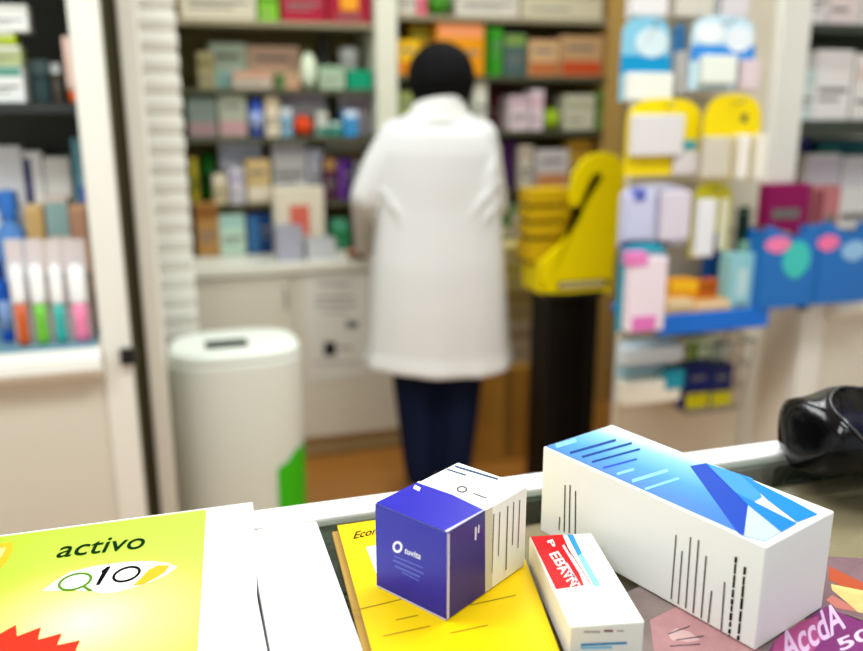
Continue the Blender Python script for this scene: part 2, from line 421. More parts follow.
for p0, p1, w_ in (((394, 556), (423, 568), 1.2), ((393, 560), (424, 574), 1.6), ((395, 566), (420, 577), 1.8), ((402, 572), (419, 581), 1.2)):
    c.line('left', p0, p1, w_, 7)
# lettering on the purple-blue side and on the white part
for p0, p1, w_ in (((476, 527), (475.5, 540), 1.6), ((479, 525), (478.5, 533), 1.2)): c.line('right', p0, p1, w_, 6, 2)
for p0, p1, w_ in (((494, 514), (492, 573), .8), ((500, 512), (498.5, 556), .8), ((508, 506), (506, 570), 1), ((514, 502), (512.5, 545), .8), ((520, 500), (518, 548), .8)): c.line('right', p0, p1, w_, 8, 1)
for p0, p1, w_, m_ in (((455, 466), (498, 479), 1.5, 9), ((447, 469), (466, 475), 1.2, 9), ((473, 493), (487, 498), .9, 8), ((414, 486.5), (420, 489.5), 4, 6)): c.line('top', p0, p1, w_, m_, 2)
n = 24
f0 = [[c.b.verts.new(c.P('top', 462+5.5*r_*math.cos(2*PI*t/n), 489+3.2*r_*math.sin(2*PI*t/n), 2)) for t in range(n)] for r_ in (1, .68)]
for t in range(n): c.b.faces.new((f0[0][t], f0[0][(t+1) % n], f0[1][(t+1) % n], f0[1][t])).material_index = 8
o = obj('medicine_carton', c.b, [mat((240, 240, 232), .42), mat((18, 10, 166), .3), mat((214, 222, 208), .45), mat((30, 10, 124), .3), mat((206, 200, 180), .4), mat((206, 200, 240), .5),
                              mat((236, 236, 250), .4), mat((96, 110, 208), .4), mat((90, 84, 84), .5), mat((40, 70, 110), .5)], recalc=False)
tag(o, 'cube shaped medicine carton, royal blue front half and white rear half', 'carton', 'medicine cartons on the counter')

# small red and white carton
c = Carton(.0879, .4718, R(6.48), .0489, .1163, .0267, ZC+.0014)
c.q('top', [(530.5, 536.5), (562.5, 534.5), (584, 585), (556, 589)], 1, 1)
c.q('top', [(567, 534.5), (573, 534.5), (582, 553), (578, 556)], 2, 1)
c.q('top', [(578, 556), (582, 553), (601, 585), (594, 586)], 3, 1)
for s, p0, p1, pt in (('P', (547, 541), (550.5, 548), (552.5, 539)), ('EB', (549, 554), (558, 567), (558, 551)), ('AVN', (557, 568), (571, 587), (565, 563))):
    text(c.b, s, c.P('top', *p0, 2), c.P('top', *p1, 2), c.P('top', *pt, 2), 0)
for p0, p1, w_ in (((563, 545), (588, 585), 2.6), ((566, 563), (580, 586), 2.6)): c.line('top', p0, p1, w_, 4, 2)
for p0, p1 in (((566, 545), (591, 584)), ((565, 571), (573, 587))): c.line('top', p0, p1, .8, 5, 2)
c.line('top', (588, 543), (601, 561), .7, 6, 1)
for p0, p1, w_, m_ in (((584, 632), (600, 632), 1.6, 6), ((604, 631), (613, 631), 2, 5), ((617, 631), (624, 631), 1.2, 6), ((581, 645), (627, 643), 2.2, 2), ((581, 648), (612, 647.5), 2.4, 3)):
    c.line('left', p0, p1, w_, m_)
o = obj('medicine_carton', c.b, [mat((244, 240, 232), .42), mat((200, 6, 18), .4), mat((20, 140, 196), .35), mat((126, 206, 240), .35), mat((250, 190, 196), .4), mat((120, 20, 36), .4), mat((170, 150, 140), .5)], recalc=False)
tag(o, 'small flat white medicine carton with red printed panel', 'carton', 'medicine cartons on the counter')

# flyers on the glass
def flyer(name, pts, z, mats, label, cat='flyer', deco=None):
    b = B()
    w_ = [onz(x, y, z) for x, y in pts]
    t_ = [b.verts.new(p) for p in w_]; u_ = [b.verts.new(p-V((0, 0, .0003))) for p in w_]
    b.faces.new(t_); b.faces.new(u_[::-1]).material_index = 0
    for i in range(len(t_)): b.faces.new((u_[i], u_[(i+1) % len(t_)], t_[(i+1) % len(t_)], t_[i]))
    if deco: deco(b, lambda px, py, k=1: onz(px, py, z+.0001*k))
    return tag(obj(name, b, mats, recalc=False), label, cat, 'flyers on the counter glass')
def d1(b, P):
    poly(b, [P(655, 660), P(650, 620), P(690, 600), P(735, 625), P(770, 660)], 1)
    poly(b, [P(668, 634, 2), P(676, 628, 2), P(690, 632, 2), P(700, 640, 2), P(688, 642, 2), P(672, 640, 2)], 2)
    for p in (((668, 634), (690, 626)), ((676, 640), (704, 636)), ((670, 646), (700, 644))):
        (x0, y0), (x1, y1) = p; poly(b, [P(x0, y0-.6, 3), P(x0, y0+.6, 3), P(x1, y1+.6, 3), P(x1, y1-.6, 3)], 3)
flyer('flyer', [(655, 720), (617, 596), (700, 560), (800, 640), (770, 720)], ZC+.0006,
      [mat((128, 112, 108), .3, var=.25, bscale=30), mat((176, 128, 130), .3, var=.2, bscale=40), mat((206, 170, 168), .3), mat((96, 78, 84), .4)], 'greyish pink photo flyer under the long blue topped carton', deco=d1)
def d2(b, P):
    poly(b, [P(768, 668), P(775, 640), P(800, 622), P(818, 616), P(822, 640), P(800, 668)], 1)
    text(b, 'AccdA', P(784, 664, 2), P(846, 627, 2), P(778, 634, 2), 2)
    text(b, '50', P(841, 651, 2), P(874, 637, 2), P(835, 640, 2), 3)
flyer('flyer', [(740, 700), (775, 640), (826, 606), (845, 615), (880, 628), (960, 680), (900, 740)], ZC+.0014,
      [mat((122, 34, 108), .3, var=.1, bscale=20), mat((176, 66, 128), .3), mat((226, 190, 228), .35), mat((244, 206, 240), .35)], 'purple flyer with pink 50 lettering right of the long carton', deco=d2)
def d3(b, P):
    poly(b, [P(829, 566), P(870, 586), P(880, 604), P(829, 580)], 1)
    poly(b, [P(831, 584, 2), P(870, 592, 2), P(900, 622, 2), P(858, 612, 2), P(832, 590, 2)], 2)
    poly(b, [P(826, 600, 2), P(832, 595, 2), P(848, 604, 2), P(858, 612, 2), P(836, 608, 2)], 3)
flyer('flyer', [(800, 640), (820, 556), (900, 560), (960, 600), (960, 660), (880, 627), (845, 614)], ZC+.0009,
      [mat((118, 92, 98), .3, var=.3, bscale=25), mat((176, 76, 40), .3), mat((214, 190, 120), .3, var=.2), mat((196, 116, 104), .3)], 'colourful photo flyer with orange band behind the purple flyer', deco=d3)

# black pouch on the counter corner
PBLK = mat((5, 5, 6), .13, bump=.16, bscale=14); PBLK.node_tree.nodes['Principled BSDF'].inputs['Specular IOR Level'].default_value = .22
def pouch():
    t0 = V((*cambase(.383, .768), ZC+.004)); pN = onz(838, 488, ZC); pF = onz(786, 452, ZC); q_ = pF-pN; hw = q_.length/2; d = V((q_.y, -q_.x, 0)).normalized(); n_ = V((-d.y, d.x, 0)); t0 = (pN+pF)/2+V((0, 0, .004))+d*.004; hw *= 1.15
    t = thing('pouch', 'glossy black open pouch on the far right counter corner', 'bag', t0)
    b = B(); S, N = 40, 44; rings = []
    for i in range(S+1):
        u = i/S; x = -.026+u*.24
        e = min(1, max(0, u/.09)); w_ = hw*math.sin(e*PI/2)**.5*(1+.1*u)+.002; h_ = .058*(math.sin(e*PI/2)**.5)*(1.0+.10*math.sin(u*5)+.2*u)+.002
        rr = []
        for k in range(N):
            a = 2*PI*k/N; ca, sa = math.cos(a), math.sin(a)
            p = 2.6
            f_ = (abs(ca)**p+abs(sa)**p)**(-1/p)
            yy, zz = w_*ca*f_*1.05, h_*(.5+.5*sa*f_)
            # opening on the upper camera side
            du = (u-.36)/.25; da = (a-R(125+0))/R(62)
            dd = du*du+da*da
            if dd < 1:
                s = min(1, (1-dd)*4); s = s*s*(3-2*s)
                yy *= 1-.55*s; zz = zz*(1-.45*s)+h_*.18*s
            zz += .0025*math.sin(u*23+a*2)*(1 if zz > .01 else 0)
            rr.append(t0+d*x-n_*(-yy)+V((0, 0, max(0, zz)+.001)))
        rings.append(rr)
    fs = loft(b, rings)
    for idx, f in enumerate(fs):
        i, k = idx//N, idx % N
        du = ((i+.5)/S-.36)/.25; da = (2*PI*(k+.5)/N-R(125))/R(62)
        if du*du+da*da < .8: f.material_index = 1
    obj('body', b, [PBLK, mat((6, 10, 28), .4)], t)
    b = B(); pts = []
    for q in range(41):
        g = 2*PI*q/40; u = .36+.262*math.cos(g); a = R(125)+R(64)*math.sin(g)
        e = min(1, max(0, u/.09)); w_ = hw*math.sin(e*PI/2)**.5*(1+.1*u)+.002; h_ = .058*(math.sin(e*PI/2)**.5)*(1.0+.10*math.sin(u*5)+.2*u)+.002
        ca, sa = math.cos(a), math.sin(a); f_ = (abs(ca)**2.6+abs(sa)**2.6)**(-1/2.6)
        pts.append(t0+d*(-.026+u*.24)+n_*(w_*ca*f_*1.05)+V((0, 0, h_*(.5+.5*sa*f_)+.0015+.0025*math.sin(u*23+a*2))))
    tube(b, pts, .0016, 6); obj('rim_highlight', b, mat((60, 60, 64), .12), t)  # paler grey tube paints the highlight along the mouth rim
pouch()

# ------------------------------------------------------------------ products
def add_box(b, x0, x1, y0, y1, z0, z1, style):
    bx(b, x0, x1, y0, y1, z0, z1, 0, bev=.002)
    w_, h_ = x1-x0, z1-z0; e = .0006; yf = y0-e
    def r(a0, a1, c0, c1, mi):
        poly(b, [(x0+w_*a0, yf, z0+h_*c0), (x0+w_*a1, yf, z0+h_*c0), (x0+w_*a1, yf, z0+h_*c1), (x0+w_*a0, yf, z0+h_*c1)], mi)
    if style == 0: r(.03, .97, .60, .82, 1); r(.1, .6, .25, .32, 2)
    elif style == 1: r(.03, .4, .04, .96, 1); r(.5, .9, .6, .7, 2); r(.5, .8, .4, .46, 2)
    elif style == 2: r(.03, .97, .04, .38, 1); r(.15, .8, .66, .76, 2)
    elif style == 3: r(.3, .7, .3, .75, 1); r(.2, .8, .12, .18, 2)
    elif style == 4: r(.03, .97, .72, .97, 1); r(.1, .9, .4, .47, 2); r(.1, .7, .28, .33, 2)
def product(kind, x0, x1, z0, z1, y, d, c1, c2, label, cat, group, style=0):
    xm = (x0+x1)/2; w_ = x1-x0; h_ = z1-z0; z0 += .0006
    m1 = mat(c1, .42); m2 = mat(c2, .42); ink = mat((120, 118, 112), .5)
    if kind == 'box':
        b = B(); add_box(b, x0, x1, y, y+d, z0, z1, style)
        o = obj({'box': 'product_carton'}[kind], b, [m1, m2, ink]); return tag(o, label, cat, group)
    nm = {'bottle': 'product_bottle', 'jar': 'product_jar', 'tube': 'product_tube', 'bag': 'product_bag', 'ball': 'round_container', 'tray': 'product_tray'}[kind]
    if kind == 'bag':
        b = B(); rings = []
        n = 20
        for zf, wf, df in ((0, .8, .9), (.06, .96, 1), (.3, 1, 1), (.6, .96, .85), (.85, .8, .5), (.97, .7, .16), (1, .68, .1)):
            rr = []
            for i in range(n):
                a = 2*PI*i/n; ca, sa = math.cos(a), math.sin(a); f_ = (abs(ca)**3.2+abs(sa)**3.2)**(-1/3.2)
                rr.append((xm+w_/2*wf*ca*f_, y+d/2+d/2*df*sa*f_, z0+h_*zf))
            rings.append(rr)
        loft(b, rings)
        for f in b.faces:
            c_ = f.calc_center_median()
            if .35 < (c_.z-z0)/h_ < .7: f.material_index = 1
        o = obj(nm, b, [m1, m2]); return tag(o, label, cat, group)
    if kind == 'tray':
        b = B(); t_ = min(.006, w_*.05)
        bx(b, x0, x1, y, y+d, z0, z0+t_); bx(b, x0, x0+t_, y, y+d, z0+t_, z1); bx(b, x1-t_, x1, y, y+d, z0+t_, z1); bx(b, x0+t_, x1-t_, y, y+t_, z0+t_, z1); bx(b, x0+t_, x1-t_, y+d-t_, y+d, z0+t_, z1)
        o = obj(nm, b, [m1]); return tag(o, label, cat, group)
    t = thing(nm, label, cat, (xm, y+d/2, z0), group)
    rx = w_/2; ry = min(d/2, rx) if kind != 'tube' else d/2; cy_ = y+d/2
    if kind == 'bottle':
        b = B(); lathe(b, [(.9, 0), (1, .02*h_), (1, .62*h_), (.9, .7*h_), (.45, .78*h_), (.42, .8*h_)], (xm, cy_, z0), sx=rx, sy=ry); obj('body', b, m1, t)
        b = B(); lathe(b, [(.5, .8*h_), (.52, .82*h_), (.5, .98*h_), (.4, h_)], (xm, cy_, z0), sx=rx, sy=ry); obj('cap', b, m2, t)
        b = B(); lathe(b, [(1.015, .15*h_), (1.015, .52*h_)], (xm, cy_, z0), sx=rx, sy=ry); obj('wrap_print', b, mat([min(255, (a+255)//2) for a in c1], .5), t)
    elif kind == 'jar':
        b = B(); lathe(b, [(.94, 0), (1, .04*h_), (1, .6*h_), (.92, .66*h_)], (xm, cy_, z0), sx=rx, sy=ry); obj('body', b, m1, t)
        b = B(); lathe(b, [(1.02, .67*h_), (1.03, .7*h_), (1.03, .94*h_), (.95, h_)], (xm, cy_, z0), sx=rx, sy=ry); obj('lid', b, m2, t)
    elif kind == 'tube':
        b = B(); lathe(b, [(.8, 0), (.8, .18*h_)], (xm, cy_, z0), sx=rx, sy=ry); obj('cap', b, m2, t)
        b = B(); rings = []
        for zf, sx_, sy_ in ((.18, .92, .92), (.3, .96, .9), (.7, 1, .5), (1, 1, .08)):
            rings.append([(xm+rx*sx_*math.cos(2*PI*i/16), cy_+ry*sy_*math.sin(2*PI*i/16), z0+h_*zf) for i in range(16)])
        loft(b, rings); obj('body', b, m1, t)
    elif kind == 'ball':
        b = B(); ball(b, (xm, cy_, z0+h_*.47), (rx, ry, h_*.47), sub=3); obj('body', b, m1, t)
        b = B(); lathe(b, [(.3, .9*h_), (.3, h_)], (xm, cy_, z0), sx=rx, sy=ry); obj('lid', b, m2, t)
    return t

def shelf_row(rows, zs, yfront, where, group, dep=.12):
    """rows: kind, px0, px1, py_top, layer, colour, print colour, description, category, style"""
    for kind, px0, px1, pyt, layer, c1, c2, desc, cat, style in rows:
        y = yfront+layer*.13
        pm = (px0+px1)/2
        x0 = ony(px0+.6, pyt, y).x; x1 = ony(px1-.6, pyt, y).x; zt = ony(pm, pyt, y).z
        d_ = dep if kind == 'box' else min(dep, max(.03, x1-x0))
        product(kind, x0, x1, zs, max(zt, zs+.02), y, d_, c1, c2, desc+' on '+where, cat, group, style)

# ------------------------------------------------------------------ back wall shelving
YS = 3.60           # front of the shelf boards
YB = 3.97
def zpx(px, py, y=YS): return ony(px, py, y).z
bay = thing('wall_shelving', 'tall wall shelving with white uprights and dark boards behind the person', 'shelving', (.9, 3.8, 0))
OLIVE = mat((128, 112, 66), .6, var=.15, bscale=8); BOARD = mat((84, 84, 64), .4)
xL0 = ony(150, 150, YS).x; xD0 = ony(375, 60, YS).x; xD1 = ony(396, 60, YS).x; xR1 = ony(606, 80, YS).x; xR2 = ony(624, 80, YS).x
b = B(); bx(b, xL0, xR2, YB-.02, YB, .02, 2.3); obj('back_panel', b, OLIVE, bay)
ZL = [zpx(280, 21), zpx(280, 89), zpx(280, 137), zpx(280, 203)]
ZR = [zpx(500, 17), zpx(500, 76), zpx(500, 131), zpx(500, 190), zpx(500, 240)]
for i, z in enumerate(ZL):
    b = B(); bx(b, xL0+.02, xD0, YS, YB-.02, z-.02, z); obj('shelf_board', b, mat((150, 140, 112), .5) if i == 0 else BOARD, bay)
for i, z in enumerate(ZR):
    b = B(); bx(b, xD1, xR1, YS, YB-.02, z-.02, z); obj('shelf_board', b, mat((150, 140, 112), .5) if i == 0 else BOARD, bay)
b = B(); bx(b, xD0, xD1, YS-.02, YB-.02, 0, 2.3); obj('upright', b, mat((222, 220, 200), .4), bay)
b = B(); bx(b, xR1, xR2, YS-.02, YB-.02, 0, 2.3); obj('upright', b, mat((186, 150, 84), .5), bay)
b = B(); bx(b, xL0, xL0+.02, YS-.02, YB-.02, 0, 2.3); obj('upright', b, mat((222, 220, 200), .4), bay)
ZCB = .83
YCB = onz(350, 262, ZCB).y          # front of the back worktop

G = 'products on the wall shelving'
w_ = 'top left wall shelf'
shelf_row([
 ('box', 178, 255, -22, 0, (206, 196, 172), (186, 170, 140), 'wide beige carton', 'carton', 4),
 ('box', 257, 278, -8, 0, (130, 190, 50), (90, 150, 40), 'lime green carton', 'carton', 0),
 ('box', 280, 325, -20, 0, (170, 34, 56), (210, 120, 120), 'crimson carton nearer the green one', 'carton', 4),
 ('box', 326, 371, -20, 0, (160, 30, 50), (240, 160, 40), 'crimson carton with orange print', 'carton', 3)], ZL[0], YS+.02, w_, G)
w_ = 'second left wall shelf'
shelf_row([
 ('box', 196, 214, 52, 0, (150, 140, 100), (120, 110, 70), 'olive carton', 'carton', 0),
 ('box', 208, 246, 43, 1, (188, 204, 182), (150, 190, 180), 'pale mint carton', 'carton', 2),
 ('box', 246, 300, 46, 1, (206, 172, 146), (120, 160, 70), 'wide peach carton with green print', 'carton', 2),
 ('box', 232, 272, 72, 0, (196, 180, 160), (206, 140, 110), 'low pinkish beige carton', 'carton', 4),
 ('box', 274, 300, 74, 0, (204, 160, 126), (60, 110, 60), 'low peach and green carton', 'carton', 1),
 ('ball', 300, 318, 50, 0, (224, 234, 206), (110, 130, 80), 'round white container shaped after a blurred highlight', 'container', 0),  # ball and pale tone imitate the blurred highlight of a shiny lid
 ('jar', 318, 330, 36, 1, (60, 64, 62), (40, 42, 42), 'dark grey jar', 'jar', 0),
 ('box', 319, 345, 66, 0, (176, 196, 166), (150, 180, 150), 'low sage carton', 'carton', 4),
 ('jar', 340, 360, 48, 1, (216, 220, 210), (240, 240, 236), 'white lidded jar', 'jar', 0),
 ('tray', 347, 373, 70, 0, (20, 150, 110), (20, 120, 90), 'teal green tray', 'tray', 0)], ZL[1], YS+.02, w_, G)
w_ = 'third left wall shelf'
shelf_row([
 ('box', 186, 216, 97, 0, (120, 134, 122), (160, 130, 130), 'grey green carton', 'carton', 2),
 ('box', 217, 246, 94, 0, (168, 172, 150), (190, 150, 150), 'greyish carton with pink band', 'carton', 2),
 ('bottle', 247, 263, 88, 0, (58, 86, 176), (60, 50, 90), 'royal blue bottle', 'bottle', 0),
 ('box', 264, 279, 96, 0, (222, 208, 180), (200, 180, 150), 'narrow cream carton', 'carton', 4),
 ('box', 280, 292, 108, 0, (130, 176, 200), (220, 220, 220), 'small pale blue carton', 'carton', 4),
 ('box', 279, 326, 90, 1, (222, 218, 222), (190, 170, 190), 'large white carton', 'carton', 4),
 ('ball', 293, 314, 115, 0, (226, 74, 32), (200, 50, 20), 'round orange red container', 'container', 0),
 ('box', 316, 328, 112, 0, (214, 214, 200), (40, 130, 110), 'white carton with green foot', 'carton', 2),
 ('box', 329, 342, 122, 0, (40, 140, 120), (200, 220, 210), 'low teal carton', 'carton', 4),
 ('box', 343, 358, 110, 0, (40, 150, 214), (220, 230, 240), 'bright blue carton', 'carton', 4),
 ('box', 338, 373, 94, 1, (222, 206, 208), (200, 170, 180), 'large pale pink carton', 'carton', 0)], ZL[2], YS+.02, w_, G)
w_ = 'fourth left wall shelf'
shelf_row([
 ('bag', 188, 198, 158, 0, (166, 150, 40), (120, 120, 30), 'small mustard bag', 'bag', 0),
 ('bag', 199, 216, 154, 1, (20, 120, 30), (10, 90, 26), 'dark green bag', 'bag', 0),
 ('box', 212, 227, 175, 0, (206, 190, 150), (230, 220, 200), 'small beige carton', 'carton', 4),
 ('box', 218, 262, 141, 1.1, (240, 242, 255), (220, 226, 250), 'bright white carton', 'carton', 4),
 ('box', 228, 244, 168, 0, (206, 200, 206), (180, 170, 190), 'pale lilac carton', 'carton', 0),
 ('box', 245, 270, 160, 0, (204, 176, 120), (226, 214, 190), 'ochre and cream carton', 'carton', 2),
 ('box', 271, 306, 141, .6, (224, 222, 222), (200, 196, 206), 'tall white carton', 'carton', 4),
 ('box', 307, 323, 148, .6, (222, 222, 232), (200, 200, 220), 'narrow white carton', 'carton', 4),
 ('box', 323, 336, 158, 0, (84, 48, 66), (160, 120, 70), 'maroon carton', 'carton', 4),
 ('box', 337, 354, 160, 0, (50, 8, 92), (110, 60, 140), 'deep purple carton', 'carton', 1),
 ('box', 325, 373, 140, 1.1, (196, 194, 180), (130, 110, 70), 'grey white carton', 'carton', 0)], ZL[3], YS+.02, w_, G)
# worktop products stand on the back worktop
def on_top(rows, y, where, z=ZCB):
    for kind, px0, px1, pyt, layer, c1, c2, desc, cat, style in rows:
        yy = y-layer*.11; pm = (px0+px1)/2
        x0 = ony(px0+.6, pyt, yy).x; x1 = ony(px1-.6, pyt, yy).x; zt = ony(pm, pyt, yy).z
        d_ = .10 if kind == 'box' else min(.1, max(.03, x1-x0))
        product(kind, x0, x1, z, max(zt, z+.02), yy, d_, c1, c2, desc+' on '+where, cat, 'products on the back worktop', style)
on_top([
 ('box', 194, 218, 204, 0, (176, 130, 74), (140, 90, 40), 'tan carton', 'carton', 4),
 ('box', 218, 245, 216, 0, (190, 216, 196), (160, 200, 190), 'pale mint carton', 'carton', 4),
 ('box', 230, 263, 203, -1, (150, 70, 70), (230, 200, 150), 'dark red and cream carton', 'carton', 1),
 ('box', 246, 275, 215, 0, (24, 60, 110), (60, 110, 160), 'navy carton', 'carton', 1),
 ('box', 273, 324, 188, .95, (228, 218, 194), (220, 110, 90), 'cream carton with red print', 'carton', 3),
 ('tray', 276, 303, 228, 2.0, (176, 176, 190), (30, 40, 90), 'lilac grey tray', 'tray', 0),
 ('bag', 290, 326, 210, 0, (24, 100, 140), (40, 120, 110), 'teal blue bag', 'bag', 0),
 ('bag', 328, 352, 220, 0, (60, 130, 96), (30, 110, 60), 'sage green bag', 'bag', 0),
 ('tray', 306, 336, 240, 2.0, (200, 202, 204), (190, 190, 190), 'flat grey tray', 'tray', 0)], 3.58, 'the back worktop')

w_ = 'top right wall shelf'
shelf_row([
 ('box', 397, 416, -15, 0, (206, 196, 180), (180, 170, 150), 'beige carton', 'carton', 4),
 ('box', 416, 427, -10, 0, (226, 100, 120), (240, 180, 180), 'pink red carton', 'carton', 4),
 ('ball', 428, 455, -12, 0, (70, 136, 40), (50, 110, 30), 'round green container', 'container', 0),
 ('box', 456, 520, -14, 0, (208, 200, 186), (190, 170, 150), 'wide off white carton beside the green container', 'carton', 4),
 ('box', 522, 604, -14, 0, (204, 194, 166), (180, 166, 130), 'wide beige carton by the tan upright', 'carton', 0)], ZR[0], YS+.02, w_, G)
w_ = 'second right wall shelf'
shelf_row([
 ('box', 397, 420, 40, 0, (238, 184, 24), (226, 130, 20), 'small yellow carton', 'carton', 2),
 ('box', 410, 436, 26, 1, (240, 196, 30), (200, 190, 60), 'taller yellow carton', 'carton', 4),
 ('box', 437, 485, 22, 0, (232, 150, 20), (238, 150, 100), 'large orange carton with pink top', 'carton', 4),
 ('box', 486, 503, 28, 0, (60, 150, 36), (30, 110, 20), 'grass green carton', 'carton', 1),
 ('box', 504, 527, 34, 0, (76, 100, 96), (120, 150, 70), 'grey teal carton', 'carton', 4),
 ('box', 529, 560, 40, 0, (206, 166, 120), (190, 110, 60), 'peach carton', 'carton', 2),
 ('box', 561, 604, 36, 0, (190, 150, 106), (196, 80, 40), 'wide tan carton with red foot', 'carton', 2)], ZR[1], YS+.02, w_, G)
w_ = 'third right wall shelf'
shelf_row([
 ('box', 398, 418, 92, 0, (150, 160, 90), (190, 190, 160), 'olive green carton', 'carton', 2),
 ('box', 474, 488, 76, 0, (214, 212, 196), (200, 196, 170), 'narrow off white carton', 'carton', 4),
 ('box', 489, 512, 84, 1, (96, 40, 34), (60, 24, 20), 'dark red carton', 'carton', 4),
 ('box', 510, 530, 96, 0, (224, 204, 206), (200, 170, 180), 'pale pink carton', 'carton', 4),
 ('box', 531, 545, 90, 0, (226, 206, 210), (220, 180, 190), 'taller pink white carton', 'carton', 0),
 ('ball', 546, 564, 108, 0, (156, 186, 30), (120, 150, 20), 'round lime container', 'container', 0),
 ('box', 565, 596, 95, 0, (206, 200, 176), (180, 180, 150), 'wide greyish cream carton', 'carton', 0),
 ('box', 597, 605, 92, 0, (80, 130, 50), (50, 90, 30), 'thin green carton', 'carton', 0)], ZR[2], YS+.02, w_, G)
w_ = 'fourth right wall shelf'
shelf_row([
 ('box', 490, 502, 146, 0, (200, 186, 160), (170, 150, 120), 'narrow beige carton', 'carton', 0),
 ('jar', 503, 518, 140, 0, (62, 24, 76), (50, 16, 60), 'dark purple jar', 'jar', 0),
 ('box', 519, 534, 146, 0, (204, 194, 176), (190, 170, 150), 'pale stone carton', 'carton', 4),
 ('box', 536, 570, 150, 0, (206, 198, 196), (206, 140, 90), 'greyish white carton with orange foot', 'carton', 2),
 ('box', 571, 592, 140, 0, (190, 150, 50), (150, 110, 30), 'ochre carton', 'carton', 4)], ZR[3], YS+.02, w_, G)
w_ = 'fifth right wall shelf'
shelf_row([
 ('box', 500, 512, 206, 0, (90, 130, 60), (200, 190, 150), 'green topped carton', 'carton', 2),
 ('box', 513, 532, 204, 0, (204, 190, 160), (60, 130, 60), 'cream carton with green stripe', 'carton', 4),
 ('box', 534, 560, 202, 0, (200, 186, 150), (206, 90, 40), 'stone carton with red foot', 'carton', 2)], ZR[4], YS+.02, w_, G)

# ---- back worktop cabinet
xB0 = ony(165, 300, YCB).x; xB1 = ony(512, 300, YCB).x
b = B(); bx(b, xB0, xB1, YCB, YS-.025, ZCB-.035, ZCB, bev=.004)
tag(obj('worktop', b, mat((232, 230, 214), .35)), 'long cream worktop below the left wall shelves', 'worktop')
cb = thing('base_cabinet', 'cream base cabinet carrying the worktop beside the person', 'cabinet', ((xB0+xB1)/2, 3.45, 0))
YC = YCB+.03
b = B(); bx(b, xB0+.01, xB1-.01, YC, YS-.03, .09, ZCB-.036); obj('carcass', b, mat((228, 223, 204), .45), cb)
b = B(); bx(b, xB0+.01, xB1-.01, YC+.03, YS-.03, 0, .09); obj('plinth', b, mat((196, 176, 130), .5), cb)
xs = [xB0+.012, ony(300, 350, YC).x-.02, ony(400, 350, YC).x, xB1-.012]
for i in range(3):
    b = B(); bx(b, xs[i]+.002, xs[i+1]-.002, YC-.018, YC-.0005, .095, ZCB-.042, bev=.003); d_ = obj('door', b, mat((230, 225, 207), .42), cb)
    b = B(); tube(b, [(xs[i+1]-.03, YC-.018, .66), (xs[i+1]-.03, YC-.035, .66), (xs[i+1]-.03, YC-.035, .74), (xs[i+1]-.03, YC-.018, .74)], .004, 6); obj('handle', b, STEEL, d_)
# notice
yn = YC-.0195
b = B(); n0 = ony(304, 274, yn); n1 = ony(367, 377, yn)
N = lambda px, py, k=1: ony(px, py, yn-.0012-.0003*k)
bx(b, n0.x, n1.x, yn-.001, yn, n1.z, n0.z)
def nq(x0, y0, x1, y1, mi): poly(b, [N(x0, y0), N(x1, y0), N(x1, y1), N(x0, y1)], mi)
nq(316, 296, 354, 299, 1); nq(315, 303, 356, 306, 1); nq(318, 283, 350, 286, 1); nq(322, 311, 348, 313, 1)
nq(324, 342, 336, 356, 2); nq(346, 321, 358, 328, 3); nq(338, 346, 352, 350, 1); nq(312, 362, 360, 364, 1)
tag(obj('notice', b, [mat((236, 235, 226), .6), mat((184, 182, 178), .6), mat((40, 42, 48), .5), mat((110, 120, 130), .5)], recalc=False), 'white paper notice taped on the cream cabinet door', 'notice')

# brown panel and stacked cartons right of the person
yk = 3.05
b = B(); k0 = ony(474, 372, yk); k1 = ony(540, 372, yk)
kb = thing('cardboard_box', 'tall brown cardboard box on the floor right of the person', 'box', ((k0.x+k1.x)/2, yk+.15, 0))
bx(b, k0.x, k1.x, yk, yk+.2, .0005, k0.z, bev=.003); obj('body', b, mat((186, 136, 56), .6, var=.12, bscale=6), kb)
b = B(); xm_ = (k0.x+k1.x)/2; bx(b, xm_-.025, xm_+.025, yk-.001, yk+.2, k0.z+.0002, k0.z+.0012); bx(b, xm_-.012, xm_+.03, yk-.0012, yk-.0002, .02, k0.z-.01); obj('tape', b, mat((150, 110, 50), .3), kb)
zz = k0.z+.002
for i, (a0, a1, py, c1, c2, ds) in enumerate(((502, 540, 322, (186, 172, 144), (160, 140, 110), 'grey beige carton, lowest of the stack'), (506, 542, 288, (170, 150, 96), (150, 130, 70), 'dull ochre carton, middle of the stack'),
                                        (504, 540, 262, (206, 190, 110), (180, 160, 70), 'pale yellow carton, upper of the stack'), (506, 538, 246, (212, 196, 130), (190, 160, 80), 'thin straw yellow carton, topmost of the stack'))):
    x0 = ony(a0, py, yk+.03).x; x1 = ony(a1, py, yk+.03).x; z1 = ony(520, py, yk+.03).z
    product('box', x0, x1, zz, z1, yk+.03, .15, c1, c2, ds+' on the brown box', 'carton', 'stack on the brown box', 0); zz = z1+.0012

